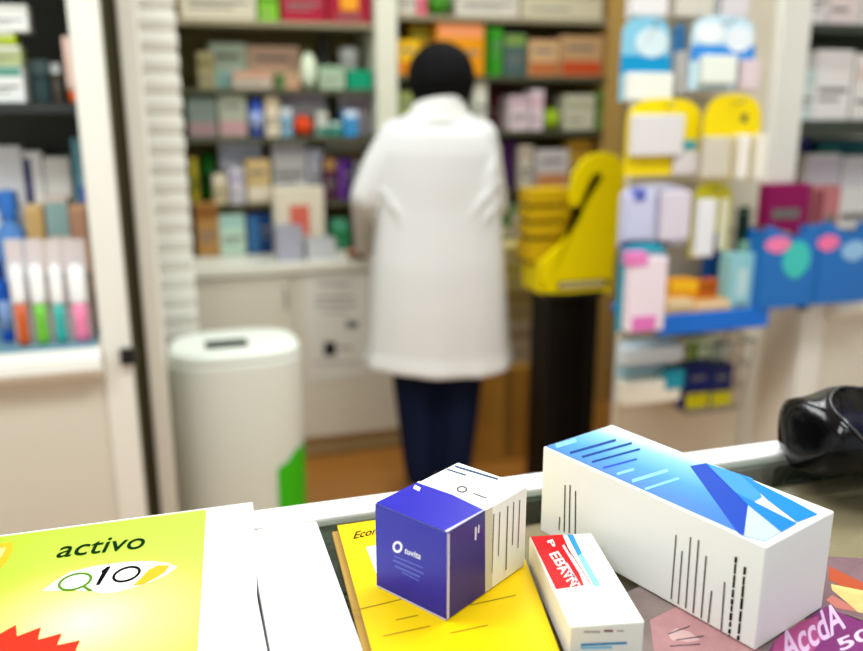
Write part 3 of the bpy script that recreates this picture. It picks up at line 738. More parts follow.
# ------------------------------------------------------------------ louvred column between left unit and the back shelving
yl_ = 2.78
lx0 = ony(137, 150, yl_).x; lx1 = ony(186, 150, yl_).x
lt = thing('louvred_column', 'tall white ribbed column between left cabinet and shelving', 'column', ((lx0+lx1)/2, yl_+.06, 0))
b = B(); bx(b, lx0+.012, lx1-.012, yl_+.02, yl_+.14, 0, 2.4); obj('core', b, mat((226, 224, 204), .5), lt)
b = B(); z = .02
while z < 2.38:
    rings = []
    for f_, zo in ((.0, 0), (.75, .008), (1, .03), (.75, .052), (.0, .06)):
        k = .012*f_
        rings.append([(lx0+.012-k, yl_+.02-k, z+zo), (lx1-.012+k, yl_+.02-k, z+zo), (lx1-.012+k, yl_+.14+k, z+zo), (lx0+.012-k, yl_+.14+k, z+zo)])
    loft(b, rings, smooth=False); z += .0605
obj('ribs', b, mat((252, 250, 238), .45), lt)

# ------------------------------------------------------------------ waste bin
zb = .74
bc = onz(238, 342, zb); yb_ = bc.y
bt = thing('waste_bin', 'large pale waste bin with slot lid and green corner panel', 'bin', (bc.x, yb_, 0))
rx_ = (ony(297, 400, yb_).x-ony(166, 400, yb_).x)/2; xm_ = (ony(297, 400, yb_).x+ony(168, 400, yb_).x)/2+.011
def sup(rx, ry, z, p=3.0, n=40, dx=0, dy=0, sl=0):
    out = []
    for i in range(n):
        a = 2*PI*i/n; ca, sa = math.cos(a), math.sin(a); f_ = (abs(ca)**p+abs(sa)**p)**(-1/p)
        out.append((xm_+dx+rx*ca*f_, yb_+dy+ry*sa*f_, z+sl*ca))
    return out
ry_ = .155
BINC = mat((226, 231, 220), .4)
b = B(); loft(b, [sup(rx_*.94, ry_*.94, 0), sup(rx_*.96, ry_*.96, .02), sup(rx_, ry_, .68), sup(rx_, ry_, .70), sup(rx_, ry_, .715)]); obj('body', b, BINC, bt)
b = B(); loft(b, [sup(rx_*.998, ry_*.998, .7153), sup(rx_*.985, ry_*.985, .729), sup(rx_*.955, ry_*.955, .738), sup(rx_*.93, ry_*.93, .742), sup(rx_*.86, ry_*.86, .746), sup(rx_*.5, ry_*.5, .746)]); ld = obj('lid', b, mat((226, 231, 220), .4), bt)
b = B(); s0 = onz(205, 345, .747); s1 = onz(247, 341, .747)
bx(b, s0.x, s1.x, yb_-.075, yb_+.005, .7465, .7485); obj('slot', b, mat((44, 50, 40), .4), ld)
b = B()
gp = sup(rx_*.985, ry_*.985, .03); 
g_ = []
for z, s_ in ((.02, .962), (.37, .983), (.42, .986)):
    pts = sup(rx_*s_+.003, ry_*s_+.003, z)
    g_.append([pts[i % 40] for i in range(33, 41)])
vr = [[b.verts.new(p) for p in r_] for r_ in g_]
vr[2][0].co.z -= .045; vr[2][1].co.z -= .03
for r0, r1 in zip(vr, vr[1:]):
    for i in range(7): b.faces.new((r0[i], r0[i+1], r1[i+1], r1[i]))
obj('corner_panel', b, mat((62, 190, 24), .4), bt)

# ------------------------------------------------------------------ left gondola
YU = 2.12
def gond(px0, px1, y=YU, py=200): return ony(px0, py, y).x, ony(px1, py, y).x
pL0, pL1 = gond(86, 117)
uL = -1.75
gt = thing('gondola_cabinet', 'white display cabinet with shelves and rounded ledge at left', 'cabinet', ((uL+pL1)/2, 2.35, 0))
zl0 = ony(60, 383, YU-.03).z; zl1 = zl0+.075
YBK = 2.52
b = B(); bx(b, pL0, pL1, YU, YU+.05, 0, 2.3, bev=.006); obj('post', b, mat((236, 233, 222), .4), gt)
r0 = ony(133, 200, YBK-.05).x; r1 = ony(148, 200, YBK-.05).x
b = B(); bx(b, r0, r1+.012, YBK-.06, YBK, 0, 2.3, bev=.006); obj('post', b, mat((254, 250, 236), .4), gt)
b = B(); bx(b, pL1-.03, pL1-.012, YU+.05, YBK-.06, 0, 2.3); bx(b, pL1-.03, r0, YBK-.03, YBK-.02, 0, 2.3); obj('side_panel', b, mat((92, 86, 60), .6), gt)
b = B(); bx(b, uL, pL1-.03, YBK-.02, YBK, 0, 2.3); obj('back_panel', b, mat((84, 84, 76), .6), gt)
# rounded ledge
b = B(); prof = [(YU-.005, zl0), (YU-.03, zl0+.006), (YU-.045, zl0+.03), (YU-.04, zl0+.055), (YU-.015, zl1), (YU+.3, zl1), (YU+.3, zl0)]
loft(b, [[(x, y, z) for y, z in prof] for x in (uL, pL0-.0005)], smooth=False); obj('ledge', b, mat((240, 239, 230), .35), gt)
b = B(); bx(b, uL, pL0-.001, YU+.012, YU+.03, .1, zl0-.001); obj('lower_panel', b, mat((220, 214, 198), .5), gt)
b = B(); bx(b, uL, pL0-.001, YU+.06, YBK-.02, .02, .1); obj('plinth', b, mat((150, 146, 134), .5), gt)
ck = ony(128, 356, YU-.01)
b = B(); bx(b, ck.x-.018, ck.x+.018, YU-.022, YU-.0005, ck.z-.02, ck.z+.02, bev=.003); bx(b, ck.x-.004, ck.x+.004, YU-.026, YU-.0215, ck.z-.002, ck.z+.008); obj('clip', b, [BLACK], gt)
zs1 = ony(40, 103, YU+.06).z; zs0 = zs1+.30
for z in (zs1, zs0):
    b = B(); bx(b, uL, pL0+.0, YU+.05, YBK-.02, z-.022, z); obj('shelf_board', b, mat((44, 46, 44), .3), gt)
b = B(); bx(b, uL, pL0-.01, YU-.005, YU+.26, zl1+.0005, zl1+.006, bev=.002)
tag(obj('counter_mat', b, mat((120, 160, 178), .4)), 'blue grey mat lying on the left cabinet ledge', 'mat')

G2 = 'products in the left cabinet'
def unit_row(rows, z, yf, where, grp, dep=.09):
    for kind, px0, px1, pyt, lay, c1, c2, desc, cat, style in rows:
        y = yf+lay*.1; pm = (px0+px1)/2
        x0 = ony(px0+.5, pyt, y).x; x1 = ony(px1-.5, pyt, y).x; zt = ony(pm, pyt, y).z
        d_ = dep if kind == 'box' else min(dep, max(.03, x1-x0))
        product(kind, x0, x1, z, zt, y, d_, c1, c2, desc+' on '+where, cat, grp, style)
w_ = 'the left cabinet upper shelf'
unit_row([('box', -30, 22, 66, 0, (228, 230, 226), (90, 150, 130), 'long white carton', 'carton', 4),
          ('jar', 24, 48, 60, 1.4, (110, 136, 140), (150, 176, 176), 'grey glass jar', 'jar', 0),
          ('box', 49, 60, 62, 1, (90, 80, 66), (230, 230, 230), 'small brown carton', 'carton', 4),
          ('tube', 60, 77, 36, 0, (236, 202, 186), (240, 100, 40), 'pale pink tube with orange cap', 'tube', 0)], zs1, YU+.07, w_, G2)
# stacked pouches on top of the white carton
zz = ony(10, 66, YU+.07).z+.0012
for x0p, x1p, py, c1, ds in ((-30, 20, 45, (176, 186, 130), 'grey green flat carton'), (-30, 14, 32, (186, 206, 40), 'lime flat carton'), (-30, 26, 4, (236, 236, 230), 'thick white carton')):
    x0 = ony(x0p, py, YU+.08).x; x1 = ony(x1p, py, YU+.08).x; z1 = ony(0, py, YU+.08).z
    product('box', x0, x1, zz, z1, YU+.08, .085, c1, (210, 210, 200), ds+' stacked on the long white carton', 'carton', G2, 4); zz = z1+.0012
w_ = 'the left cabinet ledge'
zt_ = zl1+.0065
# tall back row and toothbrush packs
unit_row([('box', -20, 20, 146, 1.5, (234, 234, 236), (120, 150, 200), 'tall white carton with blue band', 'carton', 2),
          ('box', 21, 41, 151, 1.5, (238, 236, 234), (50, 60, 110), 'tall white carton with navy strip', 'carton', 1),
          ('box', 42, 69, 157, 1.5, (236, 234, 228), (230, 180, 150), 'tall cream carton with peach foot', 'carton', 2),
          ('box', 70, 83, 138, 1.5, (130, 190, 206), (70, 50, 190), 'tall aqua carton with purple block', 'carton', 3)], zt_, YU+.07, w_, G2)
unit_row([('bottle', -16, 22, 192, .8, (90, 140, 204), (60, 120, 200), 'rounded sky blue bottle', 'bottle', 0),
          ('bottle', -10, 7, 262, 0, (30, 90, 190), (24, 60, 140), 'small cobalt blue bottle', 'bottle', 0),
          ('box', 23, 42, 206, .8, (222, 190, 136), (206, 170, 110), 'sandy carton', 'carton', 4),
          ('box', 43, 67, 198, .8, (226, 206, 190), (150, 180, 176), 'pale peach carton with teal line', 'carton', 4),
          ('box', 68, 86, 206, .8, (226, 176, 130), (200, 150, 120), 'orange tinted carton', 'carton', 4)], zt_, YU+.07, w_, G2, .07)
def brush_pack(px0, px1, c, nm):
    y = YU+.035; x0 = ony(px0, 300, y).x; x1 = ony(px1, 300, y).x; xm_ = (x0+x1)/2; w_ = x1-x0
    zt = ony(px0, 240, y).z; zh = ony(px0, 270, y).z; zm = ony(px0, 304, y).z; z0 = zt_+.0008
    t = thing('toothbrush_pack', nm+' toothbrush pack standing on the left cabinet ledge', 'toothbrush', (xm_, y, z0), 'toothbrush packs on the ledge')
    b = B(); bx(b, x0, x1, y+.012, y+.014, z0, zt, bev=.0005); obj('card', b, mat((216, 206, 204), .5), t)
    b = B(); rings = []
    for z, rx, ry in ((z0, w_*.3, .010), (z0+.02, w_*.36, .011), ((z0+zm)/2, w_*.3, .010), (zm, w_*.36, .011)):
        rings.append([(xm_+rx*math.cos(2*PI*i/14), y+ry*math.sin(2*PI*i/14), z) for i in range(14)])
    loft(b, rings); obj('handle', b, mat(c, .3), t)
    b = B(); rings = []
    for z, rx, ry in ((zm+.0005, w_*.34, .011), (zm+.01, w_*.42, .0115), (zh, w_*.40, .0115), (zh+.012, w_*.2, .006)):
        rings.append([(xm_+rx*math.cos(2*PI*i/14), y+ry*math.sin(2*PI*i/14), z) for i in range(14)])
    loft(b, rings); obj('head', b, mat((250, 250, 248), .3), t)
brush_pack(10, 28, (206, 90, 30), 'burnt orange'); brush_pack(29.5, 48, (110, 196, 50), 'lime green')
brush_pack(49.5, 66, (40, 176, 166), 'turquoise'); brush_pack(67.5, 90, (240, 130, 170), 'rose pink')

# ------------------------------------------------------------------ hanging pack panel
YP = 2.30
pw = thing('pegboard_panel', 'beige hanging panel with pegs between shelving and right cabinet', 'panel', (ony(700, 400, YP).x, YP, 0))
pR0_ = ony(794, 400, 2.12).x
xp0 = ony(629, 200, YP).x; xp1 = min(ony(768, 100, YP).x, pR0_-.003)
b = B(); bx(b, xp0, xp1, YP, YP+.03, 0, 2.3); obj('board', b, mat((218, 208, 186), .55), pw)
def hang_pack(px0, px1, py0, py1, arch, cc, boxes, label, dy=.1, peg_=True, cat='hanging pack', tilt=0, cname='card'):
    """card with arched head hanging from a peg; boxes: (px0,px1,py0,py1,depth,colour)"""
    y = YP-dy
    a = ony(px0, py1, y); c_ = ony(px1, py0, y); x0, x1, z0, z1 = a.x, c_.x, a.z, c_.z
    t = thing('hanging_pack', label, cat, ((x0+x1)/2, y, z1), 'hanging packs on the panel')
    b = B(); pts = [(x0, z0), (x1, z0)]
    ah = (z1-z0)*arch; n = 12
    for i in range(n+1):
        q = PI*i/n; cx_ = math.cos(q); pts.append(((x0+x1)/2+(x1-x0)/2*math.copysign(abs(cx_)**.75, cx_), z1-ah+ah*math.sin(q)**.8 if q not in (0, PI) else z1-ah))
    prism(b, pts, y, y+.004); obj('card', b, mat(cc, .4), t)
    for nm, q0, q1, r0, r1, dp, col in boxes:
        a = ony(q0, r1, y); c_ = ony(q1, r0, y)
        b = B(); X0_, X1_, Z0_, Z1_ = a.x, c_.x, a.z, c_.z
        if nm == 'print':
            bx(b, X0_, X1_, y-dp, y-.0004, Z0_, Z1_)
        elif nm == 'oval':
            pr = [((X0_+X1_)/2+(X1_-X0_)/2*math.cos(2*PI*i/24), (Z0_+Z1_)/2+(Z1_-Z0_)/2*math.sin(2*PI*i/24)) for i in range(24)]
            prism(b, pr, y-dp, y-.0004); nm = 'print'
        else:
            bx(b, X0_, X1_, y-dp, y-.0004, Z0_, Z1_, bev=.006)
        obj(nm, b, mat(col, .4), t)
    if peg_: 
        h = ony((px0+px1)/2, py0+max(4, (py1-py0)*.1), y); b = B(); hx_ = max(h.x, xp0+.012); tube(b, [(hx_, YP-.0004, h.z), (hx_, y+.03, h.z), (h.x, y-.05, h.z), (h.x, y-.056, h.z+.01)], .0025, 6); obj('hook', b, STEEL, t)
    return t
SKY = (150, 206, 228); 
hang_pack(626, 666, -30, 19, .1, (226, 226, 224), [('box', 628, 664, -10, 17, .03, (232, 228, 226))], 'white pack at the panel top left above the cloud pack', .08)
hang_pack(669, 712, -30, 19, .1, (206, 196, 180), [('box', 671, 710, -10, 18, .03, (214, 206, 190))], 'beige pack at the panel top above the blue white packs', .08)
hang_pack(715, 746, -30, 19, .1, (206, 220, 226), [('box', 716, 745, -10, 18, .03, (222, 214, 216))], 'pale blue grey pack at the panel top right', .08)
hang_pack(619, 671, 17, 102, .25, (136, 198, 222), [('oval', 634, 669, 28, 57, .004, (214, 232, 236)), ('print', 619.5, 670, 56, 74, .0025, (20, 146, 196)), ('box', 622, 668, 73, 101, .035, (238, 238, 226))],
          'pale blue cloud topped pack with white lower box', .12)
hang_pack(688, 756, 16, 90, .25, (196, 222, 234), [('oval', 724, 753, 26, 52, .005, (232, 238, 242)), ('oval', 694, 726, 22, 44, .004, (236, 242, 242)), ('print', 690, 755, 46, 60, .0025, (60, 140, 214)), ('box', 696, 730, 56, 84, .04, (234, 238, 226)), ('box', 734, 754, 60, 90, .035, (222, 204, 206))],
          'blue and white rounded pack nearest the right white post', .17)
hang_pack(669, 687, 24, 97, .2, (60, 120, 170), [('box', 670, 686, 52, 95, .04, (188, 184, 178))], 'grey box pack half behind the blue white pack', .11)
YEL = (242, 214, 10)
hang_pack(624, 703, 98, 176, .3, YEL, [('box', 627, 680, 114, 156, .03, (222, 218, 216)), ('print', 668, 696, 140, 150, .0045, (80, 160, 170)), ('box', 670, 700, 151, 175, .02, (214, 206, 204))],
          'yellow arched pack with grey white box, left of two', .16)
hang_pack(699, 764, 94, 180, .35, YEL, [('print', 741, 747, 114, 122, .003, (90, 84, 60)), ('box', 697, 727, 136, 178, .03, (208, 200, 180)), ('box', 729, 743, 134, 178, .04, (240, 236, 226)), ('box', 746, 761, 134, 179, .04, (238, 232, 218))],
          'yellow arched pack with three white columns, right of two', .19)
hang_pack(618, 689, 183, 248, .2, (206, 206, 226), [('box', 622, 652, 192, 240, .02, (206, 206, 232)), ('print', 630, 642, 188, 200, .024, (96, 110, 190)), ('box', 655, 687, 190, 240, .03, (222, 212, 222)), ('print', 619, 668, 240, 248, .003, (24, 60, 150))],
          'lilac white pack with navy base strip under the yellow pack', .14)
hang_pack(689, 734, 181, 258, .3, (224, 212, 40), [('box', 690, 712, 198, 256, .03, (236, 234, 236)), ('print', 708, 722, 232, 258, .0035, (40, 40, 116)), ('box', 714, 727, 198, 250, .02, (226, 220, 190))],
          'yellow topped pack with white body and navy corner', .15)
hang_pack(734, 751, 206, 262, .1, (24, 60, 40), [('print', 736, 749, 214, 236, .003, (20, 40, 30)), ('box', 736, 749, 240, 260, .02, (120, 160, 140))], 'dark green pack beside the yellow topped pack', .195)
hang_pack(616, 667, 242, 332, .15, (44, 160, 180), [('box', 620, 661, 254, 330, .04, (238, 222, 230)), ('print', 622, 640, 250, 264, .043, (232, 130, 190)), ('print', 624, 648, 312, 328, .043, (226, 120, 190))],
          'teal backed pack with pink white box left of the blue shelf', .29)
# blue shelf
ysf = YP-.26
bs0 = ony(655, 326, ysf); bs1 = ony(766, 321, ysf); zsh = bs0.z+.006
bt_ = thing('blue_shelf', 'bright blue plastic shelf fixed low on the hanging panel', 'shelf', ((bs0.x+bs1.x)/2, YP, zsh))
b = B(); bx(b, bs0.x, bs1.x, ysf, YP-.0006, zsh-.012, zsh, bev=.003); obj('board', b, mat((10, 96, 186), .35), bt_)
b = B(); bx(b, bs0.x, bs1.x, ysf-.012, ysf-.0005, zsh-.034, zsh+.026, bev=.004); obj('front_lip', b, mat((6, 110, 214), .35), bt_)
for x in (bs0.x+.01, bs1.x-.022):
    b = B(); prism(b, [(YP-.002, zsh-.0125), (ysf+.02, zsh-.0125), (YP-.002, zsh-.035)], x, x+.012)
    for v in b.verts: v.co = V((v.co.y, v.co.x, v.co.z))
    obj('bracket', b, mat((10, 86, 170), .4), bt_)
def shelf_box(px0, px1, py, y, c1, c2, ds, d=.08, st=4, z=None):
    x0 = ony(px0, py, y).x; x1 = ony(px1, py, y).x; z1 = ony((px0+px1)/2, py, y).z
    product('box', x0, x1, zsh if z is None else z, z1, y, d, c1, c2, ds+' on the blue shelf', 'carton', 'cartons on the blue shelf', st)
shelf_box(668, 694, 300, ysf+.012, (236, 190, 130), (240, 220, 180), 'low peach carton in front', .05)
shelf_box(695, 731, 302, ysf+.012, (240, 186, 110), (240, 220, 190), 'low apricot carton in front', .05)
shelf_box(671, 699, 281, ysf+.075, (240, 160, 16), (244, 190, 40), 'bright orange carton behind the peach one', .06)
shelf_box(700, 727, 282, ysf+.075, (206, 104, 30), (160, 80, 20), 'rust orange carton behind the apricot one', .06)
shelf_box(712, 731, 256, ysf+.16, (24, 90, 170), (30, 120, 190), 'tall blue carton at the back', .05)
shelf_box(733, 757, 254, ysf+.02, (150, 206, 212), (200, 226, 222), 'tall pale aqua carton at right', .06, 3)
# packs under the blue shelf
hang_pack(614, 676, 336, 403, .05, (206, 222, 226), [('box', 616, 675, 340, 362, .05, (214, 224, 230)), ('box', 616, 674, 364, 372, .045, (150, 190, 200)), ('box', 615, 672, 373, 401, .055, (236, 230, 212)), ('print', 655, 674, 364, 384, .058, (40, 150, 176))],
          'stack shaped white and pale blue pack below the blue shelf', .13, cat='hanging pack')
wb = thing('wire_basket', 'dark wire basket hanging below the blue shelf', 'basket', (ony(712, 420, YP-.1).x, YP-.1, 0))
b = B(); yw0, yw1 = YP-.16, YP-.022
t0 = ony(685, 338, yw0); t1 = ony(757, 334, yw0); u0 = ony(686, 414, yw0); u1 = ony(738, 414, yw0)
zt0, zu0 = t0.z-.03, u0.z
def quad(x0, x1, z, y0): return [(x0, y0, z), (x1, y0, z), (x1, yw1, z), (x0, yw1, z), (x0, y0, z)]
for f_ in (0, .33, .66, 1):
    tube(b, quad(t0.x+(u0.x-t0.x)*f_, t1.x+(u1.x-t1.x)*f_, zt0+(zu0-zt0)*f_, yw0), .002 if f_ else .003, 5)
for k in range(7):
    f_ = k/6; tube(b, [(t0.x+(t1.x-t0.x)*f_, yw0, zt0), (u0.x+(u1.x-u0.x)*f_, yw0, zu0), (u0.x+(u1.x-u0.x)*f_, yw1, zu0)], .0016, 5)
tube(b, [(t1.x, yw1, zt0), (u1.x, yw1, zu0)], .003, 5)
obj('wire_frame', b, mat((40, 44, 44), .4, .5), wb)
def bask(px0, px1, py0, c1, c2, ds, y, kind='box', st=2):
    x0 = ony(px0, py0, y).x; x1 = ony(px1, py0, y).x
    product(kind, x0, x1, zu0+.0025, ony(px0, py0, y).z, y, .055, c1, c2, ds+' in the wire basket', 'carton' if kind == 'box' else 'bag', 'products in the wire basket', st)
bask(688, 712, 366, (26, 40, 120), (216, 206, 20), 'navy carton with yellow foot', YP-.145)
bask(713, 734, 366, (40, 50, 110), (216, 206, 30), 'slate navy carton with yellow foot', YP-.145)
bask(689, 714, 340, (226, 232, 186), (150, 180, 60), 'tall lime white carton behind the navy one', YP-.08, st=1)
bask(716, 730, 346, (200, 206, 186), (150, 160, 140), 'greyish white carton behind the slate one', YP-.08, st=3)

# ------------------------------------------------------------------ yellow display stand
yy = 2.62
t = thing('display_stand', 'bright yellow cardboard display on a tall black pedestal', 'display stand', (ony(576, 300, yy).x, yy+.1, 0))
Q = lambda px, py, y=yy: (ony(px, py, y).x, ony(px, py, y).z)
YC1 = mat((255, 232, 0), .4); YC2 = mat((214, 176, 14), .5)
b = B()
prism(b, [Q(*p) for p in ((546, 293), (611, 293), (614, 262), (621, 215), (625, 176), (624, 165), (618, 156), (606, 152), (594, 154), (583, 161), (574, 174), (571, 190), (571, 205), (579, 207), (583, 196), (588, 184), (594, 174), (601, 172), (602, 178), (596, 188), (588, 200), (580, 218), (572, 232), (560, 246), (546, 258), (540, 262))], yy, yy+.015)
obj('front_panel', b, YC1, t)
b = B(); prism(b, [Q(*p) for p in ((585, 215), (609, 200), (611, 293), (548, 293), (548, 262))], yy+.17, yy+.185)
obj('back_card', b, mat((190, 146, 10), .5), t)
z0_, z1_ = Q(560, 293)[1], Q(560, 262)[1]
xa, xb = Q(541, 290)[0], Q(612, 290)[0]
b = B(); bx(b, xa, xa+.006, yy+.0155, yy+.1695, z0_, z1_); bx(b, xb-.006, xb, yy+.0155, yy+.1695, z0_, z1_); bx(b, xa+.006, xb-.006, yy+.0155, yy+.1695, z0_, z0_+.006); obj('tray', b, YC1, t)
b = B(); s0 = Q(557, 289); s1 = Q(609, 279); bx(b, s0[0], s1[0], yy-.006, yy-.0005, s0[1], s1[1], bev=.002); sl = obj('price_rail', b, mat((70, 64, 30), .4), t)
b = B(); bx(b, s0[0]+.008, s1[0]-.02, yy-.0075, yy-.0062, s0[1]+.004, s0[1]+.02); obj('price_label', b, mat((196, 186, 160), .5), sl)
for i, (a0, a1, p0, p1) in enumerate(((530, 572, 187, 206), (530, 570, 205, 222), (529, 566, 221, 238), (527, 556, 238, 262))):
    q0 = Q(a0, p1, yy+.06); q1 = Q(a1, p0, yy+.06)
    b = B(); bx(b, q0[0], q1[0], yy+.05, yy+.16, q0[1]+.004, q1[1]-.006); bx(b, q0[0]+.008, q1[0]-.012, yy+.048, yy+.0499, q0[1]+.016, q1[1]-.01)
    obj('pocket', b, YC2, t)
    b = B(); bx(b, q0[0], q0[0]+(q1[0]-q0[0])*.6, yy+.052, yy+.158, q0[1]-.004, q0[1]+.0035); obj('pocket_edge', b, mat((60, 50, 14), .5), t)
p0 = ony(548, 300, yy+.02).x; p1 = ony(598, 300, yy+.02).x
zt_p = z0_-.001
b = B(); bx(b, p0-.01, p1+.012, yy-.002, yy+.18, zt_p-.02, zt_p, bev=.003); ped = obj('pedestal_top', b, BLACK, t)
b = B(); bx(b, p0, p0+.05, yy+.01, yy+.16, .03, zt_p-.0205); bx(b, p1-.05, p1, yy+.01, yy+.16, .03, zt_p-.0205); bx(b, p0+.05, p1-.05, yy+.05, yy+.16, .03, zt_p-.0205); obj('pedestal', b, mat((22, 18, 15), .45), t)
b = B(); bx(b, p0-.04, p1+.04, yy-.02, yy+.2, 0.0005, .03, bev=.004); obj('pedestal_foot', b, BLACK, t)

# ------------------------------------------------------------------ right gondola
YR = 2.36                          # the shelves stand back from the ledge cabinet
pR0 = ony(794, 400, YU).x; pR1 = ony(816, 400, YU).x; uR = 3.3
sR0 = ony(776, 100, YR).x; sR1 = ony(804, 100, YR).x; YRB = 2.78
g = thing('gondola_cabinet', 'white display cabinet with dark shelves and ledge at right', 'cabinet', ((uR+pR0)/2, 2.35, 0))
zr0 = ony(830, 321, YU-.03).z; zr1 = zr0+.075
b = B(); bx(b, pR0, pR1, YU, YU+.05, 0, zr1, bev=.004); obj('corner_post', b, mat((236, 234, 224), .4), g)
b = B(); bx(b, sR0, sR1, YR, YR+.05, zr1+.0005, 2.3, bev=.006); obj('post', b, mat((236, 234, 224), .4), g)
b = B(); bx(b, pR0+.006, pR0+.026, YU+.05, YRB, 0, zr1); obj('side_panel', b, mat((238, 232, 218), .5), g)
b = B(); bx(b, sR0, uR, YRB-.02, YRB, zr1+.0005, 2.3); obj('back_panel', b, mat((206, 200, 186), .5), g)
b = B(); prof = [(YU-.005, zr0), (YU-.03, zr0+.006), (YU-.045, zr0+.03), (YU-.04, zr0+.055), (YU-.015, zr1), (YRB, zr1), (YRB, zr0)]
loft(b, [[(x, y, z) for y, z in prof] for x in (pR1+.001, uR)], smooth=False); obj('ledge', b, mat((240, 238, 228), .35), g)
b = B(); bx(b, pR1+.001, uR, YU+.012, YU+.03, .1, zr0-.001); obj('lower_panel', b, mat((222, 216, 200), .5), g)
b = B(); bx(b, pR1+.001, uR, YU+.06, YRB-.02, .02, .1); obj('plinth', b, mat((150, 146, 134), .5), g)
ck = ony(803, 304, YU-.01)
b = B(); bx(b, ck.x-.018, ck.x+.012, YU-.022, YU-.0005, ck.z-.018, ck.z+.018, bev=.003); obj('clip', b, BLACK, g)
zA = ony(840, 26, YR+.06).z; zBs = ony(840, 121, YR+.06).z
for z, th in ((zA, .024), (zBs, .045)):
    b = B(); bx(b, sR0+.002, uR, YR+.0505, YRB-.021, z-th, z); bx(b, sR1+.001, uR, YR+.038, YR+.0495, z-th, z+.004); obj('shelf_board', b, mat((50, 58, 46), .35), g)
b = B(); bx(b, sR0+.031, uR, YRB-.03, YRB-.0205, zBs+.0, zA-.024); obj('shelf_backing', b, mat((70, 76, 62), .5), g)
G3 = 'products in the right cabinet'
w_ = 'the right cabinet upper shelf'
unit_row([('box', 808, 832, -30, 0, (228, 222, 220), (210, 200, 200), 'white carton by the post', 'carton', 4),
          ('box', 833, 866, -30, 0, (228, 212, 210), (220, 190, 190), 'pinkish white carton', 'carton', 0),
          ('box', 867, 905, -30, 0, (226, 222, 214), (200, 190, 180), 'off white carton', 'carton', 4)], zA+.0005, YR+.055, w_, G3)
w_ = 'the right cabinet middle shelf'
unit_row([('box', 800, 817, 70, 0, (206, 220, 216), (190, 210, 206), 'narrow pale aqua carton', 'carton', 4),
          ('box', 819, 856, 50, 0, (234, 230, 226), (220, 214, 210), 'large plain white carton', 'carton', 4),
          ('box', 858, 890, 54, 0, (232, 228, 222), (220, 200, 190), 'tall cream white carton', 'carton', 0)], zBs+.0005, YR+.055, w_, G3)
# lower hanging things in the right cabinet
w_ = 'the right cabinet ledge'
zl_ = zr1+.0006
unit_row([('box', 792, 812, 138, 2.4, (40, 44, 110), (90, 60, 120), 'tall navy carton', 'carton', 1),
          ('box', 818, 872, 140, 2.4, (20, 86, 96), (40, 120, 110), 'wide dark teal carton', 'carton', 1),
          ('box', 808, 842, 154, 1.4, (228, 224, 220), (200, 190, 200), 'tall white grey carton', 'carton', 4),
          ('box', 844, 880, 156, 1.4, (226, 222, 220), (206, 200, 206), 'tall off white carton', 'carton', 4),
          ('box', 768, 812, 184, -1.2, (150, 24, 90), (206, 196, 204), 'magenta and grey carton', 'carton', 2),
          ('box', 814, 843, 186, -1.2, (190, 120, 120), (140, 70, 80), 'dusky pink carton', 'carton', 1)], zl_, YR+.06, w_, G3, .05)
def blue_bin(px0, px1, py0, py1, heart, c2, nm):
    y = YU-.10; x0 = ony(px0, py1, y).x; x1 = ony(px1, py1, y).x; z0 = zr1+.001; z1 = ony(px0, py0, y).z; xh = (x0+x1)/2
    t = thing('display_bin', nm, 'display bin', ((x0+x1)/2, y+.06, z0), 'blue bins on the ledge')
    b = B(); n = 9; vb = []
    front = [(x0, z0), (x1, z0)]+[(x1-(x1-x0)*i/n, z1+.018*math.cos(i/n*2*PI)) for i in range(n+1)]
    prism(b, front, y, y+.004); bx(b, x0, x0+.004, y+.0045, y+.084, z0, z1); bx(b, x1-.004, x1, y+.0045, y+.084, z0, z1); bx(b, x0+.004, x1-.004, y+.0045, y+.084, z0, z0+.004)
    obj('box', b, mat((22, 110, 190), .35), t)
    if x0 < pR0:
        b = B(); xh = min(x0+.05, xp1-.02); tube(b, [(xh, y+.0885, z1-.03), (xh, YP-.0005, z1-.03)], .004, 6); obj('bracket', b, STEEL, t)
    for (q0, q1, r0, r1, c, nm_) in heart:
        a = ony(q0, r1, y); d = ony(q1, r0, y); cx_, cz_, rx, rz = (a.x+d.x)/2, (a.z+d.z)/2, (d.x-a.x)/2, (d.z-a.z)/2
        b = B(); prism(b, [(cx_+rx*math.cos(2*PI*i/24), cz_+rz*math.sin(2*PI*i/24)*(1 if math.sin(2*PI*i/24) > 0 else 1-.2*abs(math.cos(2*PI*i/24)))) for i in range(24)], y-.002, y-.0004)
        obj(nm_, b, mat(c, .4), t)
blue_bin(760, 813, 232, 296, [(764, 792, 236, 254, (244, 130, 176), 'pink_print'), (780, 812, 240, 280, (70, 200, 190), 'teal_print')], None, 'blue display bin with pink and teal print by the post')
blue_bin(815, 870, 228, 294, [(816, 840, 234, 252, (244, 120, 170), 'pink_print'), (840, 868, 240, 262, (150, 196, 232), 'pale_print')], None, 'blue display bin with pink and pale blue print at frame edge')

